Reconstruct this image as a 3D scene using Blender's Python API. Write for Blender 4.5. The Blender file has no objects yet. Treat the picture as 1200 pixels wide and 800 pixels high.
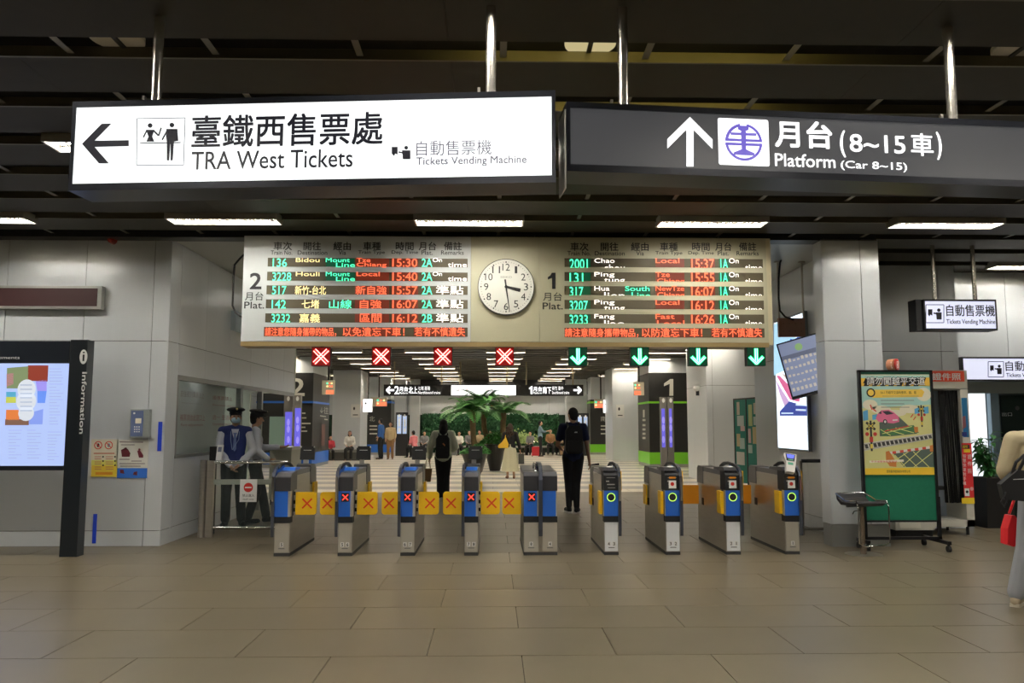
import bpy, bmesh, math, random
from mathutils import Vector, Matrix, Euler
random.seed(7)
C = bpy.context.scene.collection
PI = math.pi
# ------------------------------------------------------------------ camera
F = 960.0
CAM = Vector((0, 0, 1.5))
cam = bpy.data.cameras.new('camera'); camo = bpy.data.objects.new('camera', cam); C.objects.link(camo)
cam.sensor_width = 36.0; cam.lens = 36.0*F/1200; cam.clip_end = 200; cam.clip_start = 0.05
camo.location = CAM
camo.rotation_euler = Euler((math.radians(90)+math.atan(97/F), 0, -math.atan(22/F)), 'XYZ')
bpy.context.scene.camera = camo
CR = camo.rotation_euler.to_matrix()
# ------------------------------------------------------------------ world, exposure
w = bpy.data.worlds.new('world'); bpy.context.scene.world = w; w.use_nodes = True
w.node_tree.nodes['Background'].inputs[0].default_value = (0.02, 0.02, 0.022, 1)
w.node_tree.nodes['Background'].inputs[1].default_value = 0.3
vs = bpy.context.scene.view_settings
vs.view_transform = 'Standard'; vs.look = 'None'; vs.gamma = 1; vs.exposure = 0.0; vs.use_curve_mapping = False
LAMP = 80.0         # ceiling light panels, outer hall
LAMP_IN = 105.0      # inner hall

def ray(px, py):
    return CR @ Vector(((px-600)/F, (400-py)/F, -1.0))
def at(px, py, Y):
    d = ray(px, py); return CAM + d*((Y-CAM.y)/d.y)
def fl(px, py):
    d = ray(px, py); return CAM + d*(-CAM.z/d.z)
def X_(px, Y, py=500): return at(px, py, Y).x
def Z_(py, Y, px=600): return at(px, py, Y).z

# ------------------------------------------------------------------ materials
_M = {}
def mat(name, col, rough=0.5, metal=0.0, var=0.0, scale=6.0, bump=0.0, aniso=None, trans=0.0, alpha=1.0, coat=0.0, objvar=0.0):
    if name in _M: return _M[name]
    m = bpy.data.materials.new(name); m.use_nodes = True; nt = m.node_tree; b = nt.nodes['Principled BSDF']
    b.inputs['Base Color'].default_value = (*col, 1); b.inputs['Roughness'].default_value = rough
    b.inputs['Metallic'].default_value = metal
    if trans: b.inputs['Transmission Weight'].default_value = trans; b.inputs['IOR'].default_value = 1.05
    if alpha < 1: b.inputs['Alpha'].default_value = alpha; b.inputs['Specular IOR Level'].default_value = .25
    if coat: b.inputs['Coat Weight'].default_value = coat
    if var or bump or objvar:
        tc = nt.nodes.new('ShaderNodeNewGeometry') ; n = nt.nodes.new('ShaderNodeTexNoise')
        mp = nt.nodes.new('ShaderNodeMapping'); mp.inputs['Scale'].default_value = aniso or (1, 1, 1)
        nt.links.new(tc.outputs['Position'], mp.inputs[0]); nt.links.new(mp.outputs[0], n.inputs['Vector'])
        n.inputs['Scale'].default_value = scale; n.inputs['Detail'].default_value = 4
        mx = nt.nodes.new('ShaderNodeMix'); mx.data_type = 'RGBA'
        mx.inputs['A'].default_value = (*[c*(1-var) for c in col], 1); mx.inputs['B'].default_value = (*[min(1, c*(1+var)) for c in col], 1)
        nt.links.new(n.outputs['Fac'], mx.inputs['Factor'])
        out = mx.outputs['Result']
        if objvar:
            oi = nt.nodes.new('ShaderNodeObjectInfo'); ma = nt.nodes.new('ShaderNodeMath'); ma.operation = 'MULTIPLY_ADD'
            ma.inputs[1].default_value = objvar; ma.inputs[2].default_value = 1-objvar/2
            nt.links.new(oi.outputs['Random'], ma.inputs[0])
            vm = nt.nodes.new('ShaderNodeVectorMath'); vm.operation = 'SCALE'
            nt.links.new(out, vm.inputs[0]); nt.links.new(ma.outputs[0], vm.inputs['Scale']); out = vm.outputs[0]
        nt.links.new(out, b.inputs['Base Color'])
        if bump:
            bp = nt.nodes.new('ShaderNodeBump'); bp.inputs['Strength'].default_value = bump; bp.inputs['Distance'].default_value = 0.01
            nt.links.new(n.outputs['Fac'], bp.inputs['Height']); nt.links.new(bp.outputs[0], b.inputs['Normal'])
    _M[name] = m; return m
def emi(name, col, s):
    if name in _M: return _M[name]
    m = bpy.data.materials.new(name); m.use_nodes = True; nt = m.node_tree; b = nt.nodes['Principled BSDF']
    b.inputs['Base Color'].default_value = (*[c*0.3 for c in col], 1)
    b.inputs['Emission Color'].default_value = (*col, 1); b.inputs['Emission Strength'].default_value = s
    b.inputs['Roughness'].default_value = .3
    _M[name] = m; return m

WALL = mat('satin_aluminium_panel', (.70, .73, .75), .30, .35, .05, 3, aniso=(1, 1, .15), objvar=.06)
WALLB = mat('panel_backing', (.03, .03, .03), .8)
CEILM = mat('dark_perforated_plank', (.033, .028, .015), .6, .3, .15, 9, objvar=.12)
LIPM = mat('plank_lip', (.16, .145, .10), .45, .5, .1, 5)  # lighter than the planks: the light catching the lip is put into its colour
VOID = mat('ceiling_void', (.008, .008, .008), .9)
FLOORM = mat('floor_tile', (.142, .116, .072), .34, 0, .16, 1.6, .03, objvar=.10)
FLOORC = mat('cream_floor_tile', (.62, .56, .44), .3, 0, .08, 2, objvar=.05)
FLOORG = mat('grey_floor_tile', (.23, .22, .21), .3, 0, .08, 2, objvar=.05)
GROUT = mat('floor_joint', (.06, .05, .04), .8)
BLACK = mat('black_plastic', (.008, .008, .009), .55)
DARK = mat('charcoal_metal', (.035, .037, .04), .4, .3)
STEEL = mat('brushed_steel', (.46, .43, .38), .28, .9, .12, 4, aniso=(1, 1, 8))
STEELL = mat('light_steel', (.62, .60, .56), .32, .7, .06, 5)
CHROME = mat('chrome', (.75, .75, .75), .12, 1)
PIPE = mat('pole_steel', (.55, .52, .46), .25, .85, .1, 5)
BLUE = mat('blue_enamel', (.02, .13, .55), .35)
YEL = mat('yellow_leaf', (.85, .50, .01), .4)
ORG = mat('orange_leaf', (.80, .30, .01), .4)
WHITE = mat('white_paint', (.75, .75, .73), .5)
BOARD_WARM = mat('board_sheet_warm_lit', (.44, .42, .29), .45, 0, .04, 2)  # board centre and right: yellowish light put into the sheet colour
BOARD_COOL = mat('board_sheet_cool_lit', (.50, .53, .53), .4, 0, .04, 2)  # board left part: bluish light put into the sheet colour
REDP = mat('red_print', (.65, .03, .02), .5)
BLKP = mat('black_print', (.01, .01, .012), .5)
WHTP = mat('white_print', (.8, .8, .78), .5)
GREEN = mat('green_felt', (.004, .14, .075), .85, 0, .12, 30)
LIME = mat('lime_enamel', (.20, .62, .03), .4)
GLASS = mat('clear_glass', (.4, .5, .48), .03, 0, alpha=.03)

# ------------------------------------------------------------------ object helpers
def wm(o):
    m = o.matrix_basis.copy()
    while o.parent: o = o.parent; m = o.matrix_basis @ m
    return m
def tag(o, label=None, cat=None, group=None, kind=None):
    if label: o['label'] = label
    if cat: o['category'] = cat
    if group: o['group'] = group
    if kind: o['kind'] = kind
    return o
def thing(name, label, cat, loc=(0, 0, 0), rz=0, group=None):
    o = bpy.data.objects.new(name, None); C.objects.link(o); o.empty_display_size = .1
    o.location = loc; o.rotation_euler = (0, 0, rz); return tag(o, label, cat, group)
def struct(name, loc=(0, 0, 0)):
    o = bpy.data.objects.new(name, None); C.objects.link(o); o.location = loc; o['kind'] = 'structure'; return o
def link_mesh(name, me, parent=None, mats=None):
    o = bpy.data.objects.new(name, me); C.objects.link(o)
    if parent: o.parent = parent
    return o
def copy_tree(o, parent=None):
    c = o.copy(); C.objects.link(c); c.parent = parent
    for ch in list(o.children): copy_tree(ch, c)
    return c
class MB:
    """collects shapes in one bmesh"""
    def __init__(s): s.bm = bmesh.new()
    def box(s, x0, x1, y0, y1, z0, z1, M=None):
        if x0 > x1: x0, x1 = x1, x0
        if y0 > y1: y0, y1 = y1, y0
        if z0 > z1: z0, z1 = z1, z0
        v = [s.bm.verts.new(p if M is None else M @ Vector(p)) for p in
             [(x0,y0,z0),(x1,y0,z0),(x1,y1,z0),(x0,y1,z0),(x0,y0,z1),(x1,y0,z1),(x1,y1,z1),(x0,y1,z1)]]
        for f in [(3,2,1,0),(4,5,6,7),(0,1,5,4),(1,2,6,5),(2,3,7,6),(3,0,4,7)]: s.bm.faces.new([v[i] for i in f])
        return s
    def cone(s, p0, p1, r0, r1=None, n=12, caps=True):
        r1 = r0 if r1 is None else r1; p0 = Vector(p0); p1 = Vector(p1); d = (p1-p0).normalized()
        a = d.orthogonal().normalized(); b = d.cross(a)
        R = [[s.bm.verts.new(p+(a*math.cos(2*PI*i/n)+b*math.sin(2*PI*i/n))*r) for i in range(n)] for p, r in ((p0, r0), (p1, r1))]
        for i in range(n): s.bm.faces.new([R[0][i], R[0][(i+1) % n], R[1][(i+1) % n], R[1][i]])
        if caps: s.bm.faces.new(R[0][::-1]); s.bm.faces.new(R[1])
        return s
    def tube(s, pts, r, n=8):
        rs = r if isinstance(r, (list, tuple)) else [r]*len(pts)
        pts = [Vector(p) for p in pts]; prev = None; a = None
        for i, p in enumerate(pts):
            d = (pts[min(i+1, len(pts)-1)]-pts[max(i-1, 0)]).normalized()
            a = d.orthogonal().normalized() if a is None else (a-d*a.dot(d)).normalized()
            b = d.cross(a)
            ring = [s.bm.verts.new(p+(a*math.cos(2*PI*k/n)+b*math.sin(2*PI*k/n))*rs[i]) for k in range(n)]
            if prev:
                for k in range(n): s.bm.faces.new([prev[k], prev[(k+1) % n], ring[(k+1) % n], ring[k]])
            else: s.bm.faces.new(ring[::-1])
            prev = ring
        s.bm.faces.new(prev); return s
    def ball(s, c, r, sc=(1, 1, 1), u=12, v=8, R=None):
        M = Matrix.Translation(c) @ (R or Matrix.Identity(4)) @ Matrix.Diagonal((sc[0]*r, sc[1]*r, sc[2]*r, 1))
        bmesh.ops.create_uvsphere(s.bm, u_segments=u, v_segments=v, radius=1, matrix=M); return s
    def capsule(s, p0, r0, p1, r1, n=10):
        p0 = Vector(p0); p1 = Vector(p1)
        if (p1-p0).length < 1e-5: return s.ball(p0, r0)
        d = (p1-p0).normalized(); pts = []; rs = []
        for t in (80, 50, 25): pts.append(p0-d*r0*math.sin(math.radians(t))); rs.append(r0*math.cos(math.radians(t)))
        pts.append(p0); rs.append(r0); pts.append(p1); rs.append(r1)
        for t in (25, 50, 80): pts.append(p1+d*r1*math.sin(math.radians(t))); rs.append(r1*math.cos(math.radians(t)))
        return s.tube(pts, rs, n)
    def prism(s, poly, y0, y1, M=None):
        """poly in (x,z), extruded along y"""
        M = M or Matrix.Identity(4)
        a = [s.bm.verts.new(M @ Vector((x, y0, z))) for x, z in poly]; b = [s.bm.verts.new(M @ Vector((x, y1, z))) for x, z in poly]
        n = len(poly)
        s.bm.faces.new(a); s.bm.faces.new(b[::-1])
        for i in range(n): s.bm.faces.new([a[i], b[i], b[(i+1) % n], a[(i+1) % n]])
        return s
    def side(s, poly, x0, x1):
        """poly in (y,z), extruded along x"""
        a = [s.bm.verts.new((x0, y, z)) for y, z in poly]; b = [s.bm.verts.new((x1, y, z)) for y, z in poly]
        n = len(poly)
        s.bm.faces.new(a); s.bm.faces.new(b[::-1])
        for i in range(n): s.bm.faces.new([a[i], b[i], b[(i+1) % n], a[(i+1) % n]])
        return s
    def flat(s, poly, y, M=None):
        s.bm.faces.new([s.bm.verts.new((x, y, z)) for x, z in poly]); return s
    def build(s, name, m, parent=None, world=False, smooth=False, bevel=0, seg=2):
        bm = s.bm
        if bevel:
            es = [e for e in bm.edges if e.is_manifold and e.calc_face_angle(0) > .6]
            bmesh.ops.bevel(bm, geom=es, offset=bevel, segments=seg, affect='EDGES', clamp_overlap=True)
        bmesh.ops.recalc_face_normals(bm, faces=bm.faces)
        loc = None
        if parent is not None:
            if world: bm.transform(wm(parent).inverted())
        elif not world and bm.verts:
            xs = [v.co.x for v in bm.verts]; ys = [v.co.y for v in bm.verts]; zs = [v.co.z for v in bm.verts]
            loc = Vector(((min(xs)+max(xs))/2, (min(ys)+max(ys))/2, min(zs))); bm.transform(Matrix.Translation(-loc))
        if smooth:
            for f in bm.faces: f.smooth = True
        me = bpy.data.meshes.new(name); bm.to_mesh(me); bm.free()
        if smooth:
            try: me.set_sharp_from_angle(angle=math.radians(40))
            except Exception: pass
        me.materials.append(m)
        o = link_mesh(name, me, parent)
        if loc is not None: o.location = loc
        return o
def remesh(o, vox, smooth_it=2):
    """one continuous skin from overlapping volumes"""
    md = o.modifiers.new('r', 'REMESH'); md.mode = 'VOXEL'; md.voxel_size = vox
    if smooth_it:
        sm = o.modifiers.new('s', 'SMOOTH'); sm.factor = .6; sm.iterations = smooth_it
    bpy.context.view_layer.update(); dg = bpy.context.evaluated_depsgraph_get()
    me = bpy.data.meshes.new_from_object(o.evaluated_get(dg)); m = o.data.materials[0]
    o.modifiers.clear(); old = o.data; o.data = me; bpy.data.meshes.remove(old)
    if not me.materials: me.materials.append(m)
    me.polygons.foreach_set('use_smooth', [True]*len(me.polygons)); return o

# ------------------------------------------------------------------ planes that carry print
class Pl:
    def __init__(s, o, u, v):
        s.o = Vector(o); s.u = Vector(u).normalized(); s.v = Vector(v).normalized(); s.n = s.u.cross(s.v)  # n towards the reader
    def ab(s, px, py):
        d = ray(px, py); t = (s.o-CAM).dot(s.n)/d.dot(s.n); p = CAM+d*t-s.o; return p.dot(s.u), p.dot(s.v)
    def w(s, a, b, e=0): return s.o+s.u*a+s.v*b+s.n*e
    def M(s, e=0): return Matrix.Translation(s.o+s.n*e) @ Matrix((s.u, -s.n, s.v)).transposed().to_4x4()  # local x=u, z=v, y=-n
FRONT = lambda Y: Pl((0, Y, 0), (1, 0, 0), (0, 0, 1))
_T = {}
def text_mesh(body, bold=0.0):
    k = (body, bold)
    if k not in _T:
        cu = bpy.data.curves.new('t', 'FONT'); cu.body = body; cu.size = 1; cu.offset = bold; cu.resolution_u = 3
        o = bpy.data.objects.new('t', cu); C.objects.link(o); bpy.context.view_layer.update()
        me = bpy.data.meshes.new_from_object(o.evaluated_get(bpy.context.evaluated_depsgraph_get()))
        vs_ = [v.co[:2] for v in me.vertices]; fs = [tuple(p.vertices) for p in me.polygons]
        bpy.data.objects.remove(o); bpy.data.curves.remove(cu); bpy.data.meshes.remove(me)
        _T[k] = (vs_, fs, min(v[0] for v in vs_), max(v[0] for v in vs_), min(v[1] for v in vs_), max(v[1] for v in vs_))
    return _T[k]
def place_text(pl, body, a0, a1, b0, b1, m, parent, e=.002, bold=.0, name='lettering', clip=None, shear=0):
    """lettering filling the local rectangle a0..a1, b0..b1; clip=(lo,hi) keeps that share of its height"""
    V, Fc, x0, x1, y0, y1 = text_mesh(body, 0)
    bm = bmesh.new(); ft = bold*1.1; fx = ft*(b1-b0)/max(1e-6, a1-a0)
    for kk, (ox, oz) in enumerate(((0, 0),) if not bold else ((-fx, -ft), (fx, -ft), (-fx, ft), (fx, ft))):
        vv = [bm.verts.new(((x-x0)/(x1-x0)+ox, kk*.0005, (y-y0)/(y1-y0)+oz)) for x, y in V]
        for f in Fc:
            try: bm.faces.new([vv[i] for i in f])
            except ValueError: pass
    if clip:
        for z, nz in ((clip[0], -1), (clip[1], 1)):
            if 0 < z < 1:
                g = bm.verts[:]+bm.edges[:]+bm.faces[:]
                bmesh.ops.bisect_plane(bm, geom=g, plane_co=(0, 0, z), plane_no=(0, 0, nz), clear_outer=True)
    for v in bm.verts:
        v.co = pl.w(a0+v.co.x*(a1-a0)+shear*v.co.z, b0+v.co.z*(b1-b0), e+v.co.y)
    if parent: bm.transform(wm(parent).inverted())
    me = bpy.data.meshes.new(name); bm.to_mesh(me); bm.free(); me.materials.append(m)
    return link_mesh(name, me, parent)
def text(pl, body, x0, y0, x1, y1, m, parent, **k):
    a0, b1 = pl.ab(x0, y0); a1, b0 = pl.ab(x1, y1)
    return place_text(pl, body, a0, a1, b0, b1, m, parent, **k)
def rect(pl, x0, y0, x1, y1, m, parent, e=.001, t=.0, name='panel', bevel=0):
    a0, b1 = pl.ab(x0, y0); a1, b0 = pl.ab(x1, y1)
    return rect_ab(pl, a0, a1, b0, b1, m, parent, e, t, name, bevel)
def rect_ab(pl, a0, a1, b0, b1, m, parent, e=.001, t=.0, name='panel', bevel=0):
    mb = MB(); M = pl.M()
    mb.box(a0, a1, -e, -(e-t) if t else -e+.0008, b0, b1, M)
    return mb.build(name, m, parent, world=True, bevel=bevel)
def poly(pl, pts, m, parent, e=.002, name='artwork', px=True):
    mb = MB()
    pp = [pl.ab(*p) if px else p for p in pts]
    mb.bm.faces.new([mb.bm.verts.new(pl.w(a, b, e)) for a, b in pp])
    return mb.build(name, m, parent, world=True)
def many_poly(pl, polys, m, parent, e=.002, name='artwork', px=True):
    mb = MB()
    for pts in polys:
        pp = [pl.ab(*p) if px else p for p in pts]
        mb.bm.faces.new([mb.bm.verts.new(pl.w(a, b, e)) for a, b in pp])
    return mb.build(name, m, parent, world=True)
def circ(cx, cy, rx, ry=None, n=20, a0=0, a1=2*PI):
    ry = ry or rx; full = abs(a1-a0-2*PI) < 1e-6
    return [(cx+rx*math.cos(a0+(a1-a0)*i/(n if full else n-1)), cy+ry*math.sin(a0+(a1-a0)*i/(n if full else n-1))) for i in range(n)]
def ringquads(cx, cy, r0, r1, n=28, a0=0, a1=2*PI, sy=1):
    q = []
    for i in range(n):
        s, t = a0+(a1-a0)*i/n, a0+(a1-a0)*(i+1)/n
        q.append([(cx+r1*math.cos(s), cy+sy*r1*math.sin(s)), (cx+r1*math.cos(t), cy+sy*r1*math.sin(t)), (cx+r0*math.cos(t), cy+sy*r0*math.sin(t)), (cx+r0*math.cos(s), cy+sy*r0*math.sin(s))])
    return q
def bar(x0, y0, x1, y1, w):
    d = Vector((x1-x0, y1-y0)).normalized()*w/2; n = Vector((-d.y, d.x))
    return [(x0+n.x, y0+n.y), (x1+n.x, y1+n.y), (x1-n.x, y1-n.y), (x0-n.x, y0-n.y)]
# ================================================================== STRUCTURE
HC = 3.86
# ---- floor
flo = struct('floor')
MB().box(-14, 14, -6, 60, -.12, -.012).build('floor_bed', GROUT, flo)
TW, TD = 1.24, .72
def tile_mesh(w_, d_, m):
    o = MB().box(-w_/2+.003, w_/2-.003, -d_/2+.003, d_/2-.003, -.014, 0).build('floor_tile', m, flo); me = o.data
    bpy.data.objects.remove(o); return me
tmesh = tile_mesh(TW, TD, FLOORM)
stuff = MB(); r = 0; y = -6+TD/2; count = 0
while y < 18.6:
    off = .19 + (TW/2 if r % 2 else 0)
    k = -12
    while k <= 12:
        x = off+k*TW
        if abs(x) < 14-TW/2+.4:
            if 4.2 < y < 16.8 and abs(x) < 7.6*min(1, .25+y/9.6*.75) + (.0 if y < 10.5 else -2.2) and count < 290:
                o = link_mesh('floor_tile', tmesh, flo); o.location = (x, y, 0); count += 1
            else: stuff.box(x-TW/2+.003, x+TW/2-.003, y-TD/2+.003, y+TD/2-.003, -.014, 0)
        k += 1
    y += TD; r += 1
o = stuff.build('floor_tile', FLOORM, flo); o['kind'] = 'stuff'
y0f = y-TD/2
# inner hall: cream and grey bands
sc, sg = MB(), MB(); r = 0; y = y0f
while y < 59:
    d = .85
    for k in range(-11, 12):
        x = k*1.24+(.62 if r % 2 else 0)
        (sc if (r % 2 == 0) else sg).box(x-.617, x+.617, y+.003, y+d-.003, -.014, 0)
    y += d; r += 1
o = sc.build('cream_floor_band', FLOORC, flo); o['kind'] = 'stuff'
o = sg.build('grey_floor_band', FLOORG, flo); o['kind'] = 'stuff'

# ---- ceiling of planks with gaps
cei = struct('ceiling')
MB().box(-14, 14, -6, 60, 4.5, 4.6).build('ceiling_slab', VOID, cei)
PP = .843; P0 = 5.15
def plank(w_):
    mb = MB(); mb.box(-w_/2+.0015, w_/2-.0015, 0, .56, 0, .018)
    o = mb.build('ceiling_plank', CEILM, cei); me = o.data; bpy.data.objects.remove(o)
    l = MB().box(-w_/2, w_/2, -.012, 0, -.004, .07).box(-w_/2, w_/2, -.02, -.012, -.004, .004).build('plank_lip', LIPM, cei); lm = l.data; bpy.data.objects.remove(l)
    return me, lm
pm, lm = plank(2.8)
for k in range(-3, 7):
    y = P0+k*PP
    if y+.56 > 10.6: break
    for i in range(-4, 4):
        x = i*2.8+1.4-.28
        if y > 3.4:
            o = link_mesh('ceiling_plank', pm, cei); o.location = (x, y, HC)
            o = link_mesh('plank_lip', lm, cei); o.location = (x, y, HC)
mb = MB()
for k in range(-14, 70):
    y = P0+k*PP
    if 3.4 < y < 17.2: continue
    mb.box(-14, 14, y, y+.56, HC, HC+.018); mb.box(-14, 14, y-.012, y, HC, HC+.06)
for k in range(6, 12):
    y = P0+k*PP
    mb.box(4.9, 14, y, y+.56, HC, HC+.018); mb.box(4.9, 14, y-.012, y, HC, HC+.06)
o = mb.build('ceiling_plank', CEILM, cei); o['kind'] = 'stuff'
# hanger straps seen in the gaps
sm_ = None
for i in range(-8, 9):
    x = .06+i*.93
    if sm_ is None:
        mb = MB()
        mb.box(-.022, .022, 4.2, 10.2, .022, .026)
        o = mb.build('hanger_strap', mat('strap_grey', (.22, .21, .17), .5, .2), cei); sm_ = o.data
    else: o = link_mesh('hanger_strap', sm_, cei)
    o.location = (x, 0, HC)
# smooth soffit over the gate line
SOFF = mat('soffit_sheet', (.42, .43, .40), .35, .3, .05, 2)
MB().box(-9, 4.9, 10.45, 17.1, HC+.0, HC+.05).build('soffit_panel', SOFF, cei)
MB().box(-14, 4.9, 10.2, 10.45, HC-.02, HC+.14).build('bulkhead', DARK, cei)

# ---- walls made of panels
def panel_wall(name, p0, p1, zs, us, t=.04, mat_=None, thick=.2, flip=False, skip=(), root=None):
    """vertical wall from p0 to p1 (xy); us = seam distances from p0, zs = seam heights. Front is to the right of p0->p1 seen from above (facing -y when going +x)"""
    mat_ = mat_ or WALL
    p0 = Vector((p0[0], p0[1], 0)); p1 = Vector((p1[0], p1[1], 0)); d = (p1-p0); L = d.length; d.normalize()
    n = Vector((d.y, -d.x, 0))
    M = Matrix.Translation(p0) @ Matrix((d, -n, Vector((0, 0, 1)))).transposed().to_4x4()
    root = root or struct(name, p0)
    us = [0]+[u for u in us if 0 < u < L]+[L]
    back = MB(); n_ = 0
    for i in range(len(us)-1):
        for j in range(len(zs)-1):
            if (i, j) in skip: continue
            g = .004
            MB().box(us[i]+g, us[i+1]-g, 0, t, zs[j]+g, zs[j+1]-g, M).build('wall_panel', mat_, root, world=True)
            back.box(us[i]+(.06 if i == 0 else 0), us[i+1]-(.06 if i == len(us)-2 else 0), .012, thick, zs[j], zs[j+1], M)
    back.build('wall_backing', WALLB, root, world=True)
    return root
YB = 10.07; XB = fl(187, 640).x; YB = fl(187, 640).y
print('booth corner', XB, YB)
zsw = [0, .19, 2.55, HC]
u = [X_(p, YB, 340) for p in (8, 100, 180)]
x0w = -13.0
us = [v-x0w for v in ([u[0]-1.92, u[0]-.96*5, u[0]-.96*4, u[0]-.96*3, u[0]-.96]+u)]; us.sort()
panel_wall('wall_left', (x0w, YB), (XB, YB), zsw, us)
# side wall of the staff booth, running back
YW0, YW1, YD1, YE = 10.78, 13.55, 14.75, 17.1
wl = struct('wall_left_side', (XB, YB, 0))
# going back in depth with front facing +x : direction p0->p1 must have n=(d.y,-d.x) = +x  -> d=+y
panel_wall('', (XB, YB+.001), (XB, YW0), [0, .19, 2.55, HC], [.4], root=wl)
panel_wall('', (XB, YW0), (XB, YE), [2.14, 2.55, HC], [1.0, 2.1, 3.2, 4.3, 5.4], root=wl)
panel_wall('', (XB, YW0), (XB, YW1), [0, .19, 1.09], [1.3], root=wl)
# booth interior
bi = struct('wall_left_room', (XB-3, YB, 0))
PALE = mat('pale_booth_wall', (.55, .62, .55), .6, 0, .05, 3)
MB().box(XB-3.2, XB-3.1, YB+.2, YE, 0, 2.7).build('room_wall', PALE, bi, world=True)
MB().box(XB-3.2, XB-.9, YE-.05, YE+.05, 0, HC).build('room_wall', PALE, bi, world=True)
MB().box(XB-.40, XB-.08, YW0, YW1, 2.34, 2.38).build('room_ceiling', WHITE, bi, world=True)
MB().box(XB-3.2, XB-.2, YB+.2, YE, 2.7, 2.75).build('room_ceiling', WHITE, bi, world=True)
MB().box(XB-.9, XB-.0, YE-.05, YE+.05, 2.14, HC).build('room_wall', PALE, bi, world=True)
# frosted partition inside the window and glass
wi = struct('window_1', (XB, YW0, 1.09))
FROST = mat('frosted_board', (.55, .62, .60), .35, 0, .08, 1.2)
MB().box(XB-.42, XB-.40, YW0+.0, YW1+.4, .9, 2.5).build('frosted_screen', FROST, wi, world=True)
MB().box(XB-.03, XB-.02, YW0, YW1, 1.09, 2.14).build('glass_pane', GLASS, wi, world=True)
ALU = mat('window_aluminium', (.35, .36, .35), .35, .7)
mb = MB()
mb.box(XB-.08, XB+.0, YW0-.0, YW0+.05, 1.09, 2.14).box(XB-.08, XB, YW1-.06, YW1+.06, 0, 2.14).box(XB-.08, XB+.0, YW0, YE, 2.08, 2.14).box(XB-.08, XB+.01, YW0, YW1, 1.06, 1.1)
mb.box(XB-.08, XB, YD1-.04, YD1+.04, 0, 2.14)
mb.build('window_frame', ALU, wi, world=True)
do = struct('door_1', (XB, YW1, 0))
MB().box(XB-.05, XB-.03, YW1+.06, YD1-.04, .02, 2.08).build('glass_pane', GLASS, do, world=True)
MB().box(XB-.055, XB-.02, YD1-.16, YD1-.1, .9, 1.2).build('door_handle', CHROME, do, world=True)
pl = Pl((XB-.40, 0, 0), (0, 1, 0), (0, 0, 1))
GT = mat('faded_red_print', (.35, .16, .15), .6); GT2 = mat('faded_grey_print', (.30, .27, .25), .6)
pg = Pl((XB-.018, 0, 0), (0, 1, 0), (0, 0, 1))
for body, r_, m in (('自強號列車請洽上', (212, 457, 239, 467), GT2), ('Passengers please', (213, 471, 237, 474), GT2), ('優惠票請上', (249, 463, 272, 470), GT),
                    ('Discount tickets', (249, 473, 276, 477), GT), ('補票請由此窗口上', (211, 485, 240, 493), GT), ('Fare adjustment', (212, 496, 238, 500), GT),
                    ('週一 至週日', (249, 486, 272, 492), GT), ('Operating hours', (249, 495, 270, 499), GT)):
    text(pg, body, *r_, m, wi, e=.001)

# ---- right pillar and recess walls
PLY = 10.2
xa, xb = X_(974, PLY, 600), X_(1043, PLY, 600)
cr = struct('wall_right_pillar', (xa, PLY, 0))
us_ = X_(1010, PLY, 350)-xa
panel_wall('', (xa, PLY), (xb, PLY), [.27, 2.55, HC], [us_], root=cr)
panel_wall('', (xa, PLY+.28), (xa, PLY+.002), [.27, 2.55, HC], [], root=cr)
panel_wall('', (xb, PLY+.002), (xb, PLY+1.7), [.27, 2.55, HC], [], root=cr)
MB().box(xa+.03, xb-.03, PLY+.05, PLY+.28, 0, HC).build('pillar_core', WALLB, cr, world=True)
MB().box(xa+.004, xb-.004, PLY+.004, PLY+.27, 0, .266).build('pillar_base', mat('pillar_base', (.38, .39, .38), .35, .6), cr, world=True)
XR = 4.62
panel_wall('wall_right_side', (XR, 14.35), (XR, 10.5), [0, .19, 2.55, HC], [1.1, 2.3, 3.4])
panel_wall('wall_right_return', (XR, 14.35), (XR+2.5, 14.35), [0, 2.55, HC], [1.1], thick=.05)
# block in the inner hall, right
xc = X_(829, 21.4, 500)
w3 = struct('wall_right_inner', (xc, 21.4, 0))
panel_wall('', (xc, 21.4), (xc+3.5, 21.4), [0, 2.52, HC], [X_(836, 21.4)-xc, X_(891, 21.4)-xc], root=w3)
panel_wall('', (xc, 23.6), (xc, 21.402), [0, 2.52, HC], [], root=w3)
# recessed walls, far right
YR1 = 11.9; xr1 = X_(1121, YR1, 380)
panel_wall('wall_right_recess', (xb, YR1), (xr1, YR1), [0, .25, 2.57, HC], [X_(1103, YR1, 380)-xb-.02])
YR2 = 12.45
panel_wall('wall_right', (xr1, YR2), (13.5, YR2), [2.2, HC], [X_(1178, YR2, 350)-xr1, X_(1178, YR2, 350)-xr1+1.3, 3.3, 4.6])
MB().box(xr1-.01, xr1, YR1, YR2+.1, 0, HC).build('wall_right_reveal', WALL)['kind'] = 'structure'
# closing walls so that light stays in the hall
OUTM = mat('hall_wall', (.30, .29, .26), .6, 0, .05, 2)
for nm, b in (('wall_back', (-14, 14, -6.1, -6, 0, 4.6)), ('wall_left_end', (-14.1, -14, -6, 60, 0, 4.6)), ('wall_right_end', (14, 14.1, -6, 60, 0, 4.6)),
              ('wall_front_far', (-14, 14, 60, 60.1, 0, 4.6))):
    MB().box(*b).build(nm, OUTM)['kind'] = 'structure'
# inner hall side walls
for nm, x in (('wall_left_inner', -9.0), ('wall_right_far', 10.2)):
    panel_wall(nm, *(((x, 17.3), (x, 44)) if x < 0 else ((x, 44), (x, 21.6))), [0, 2.55, HC], [2.4*i for i in range(1, 11)])
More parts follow.
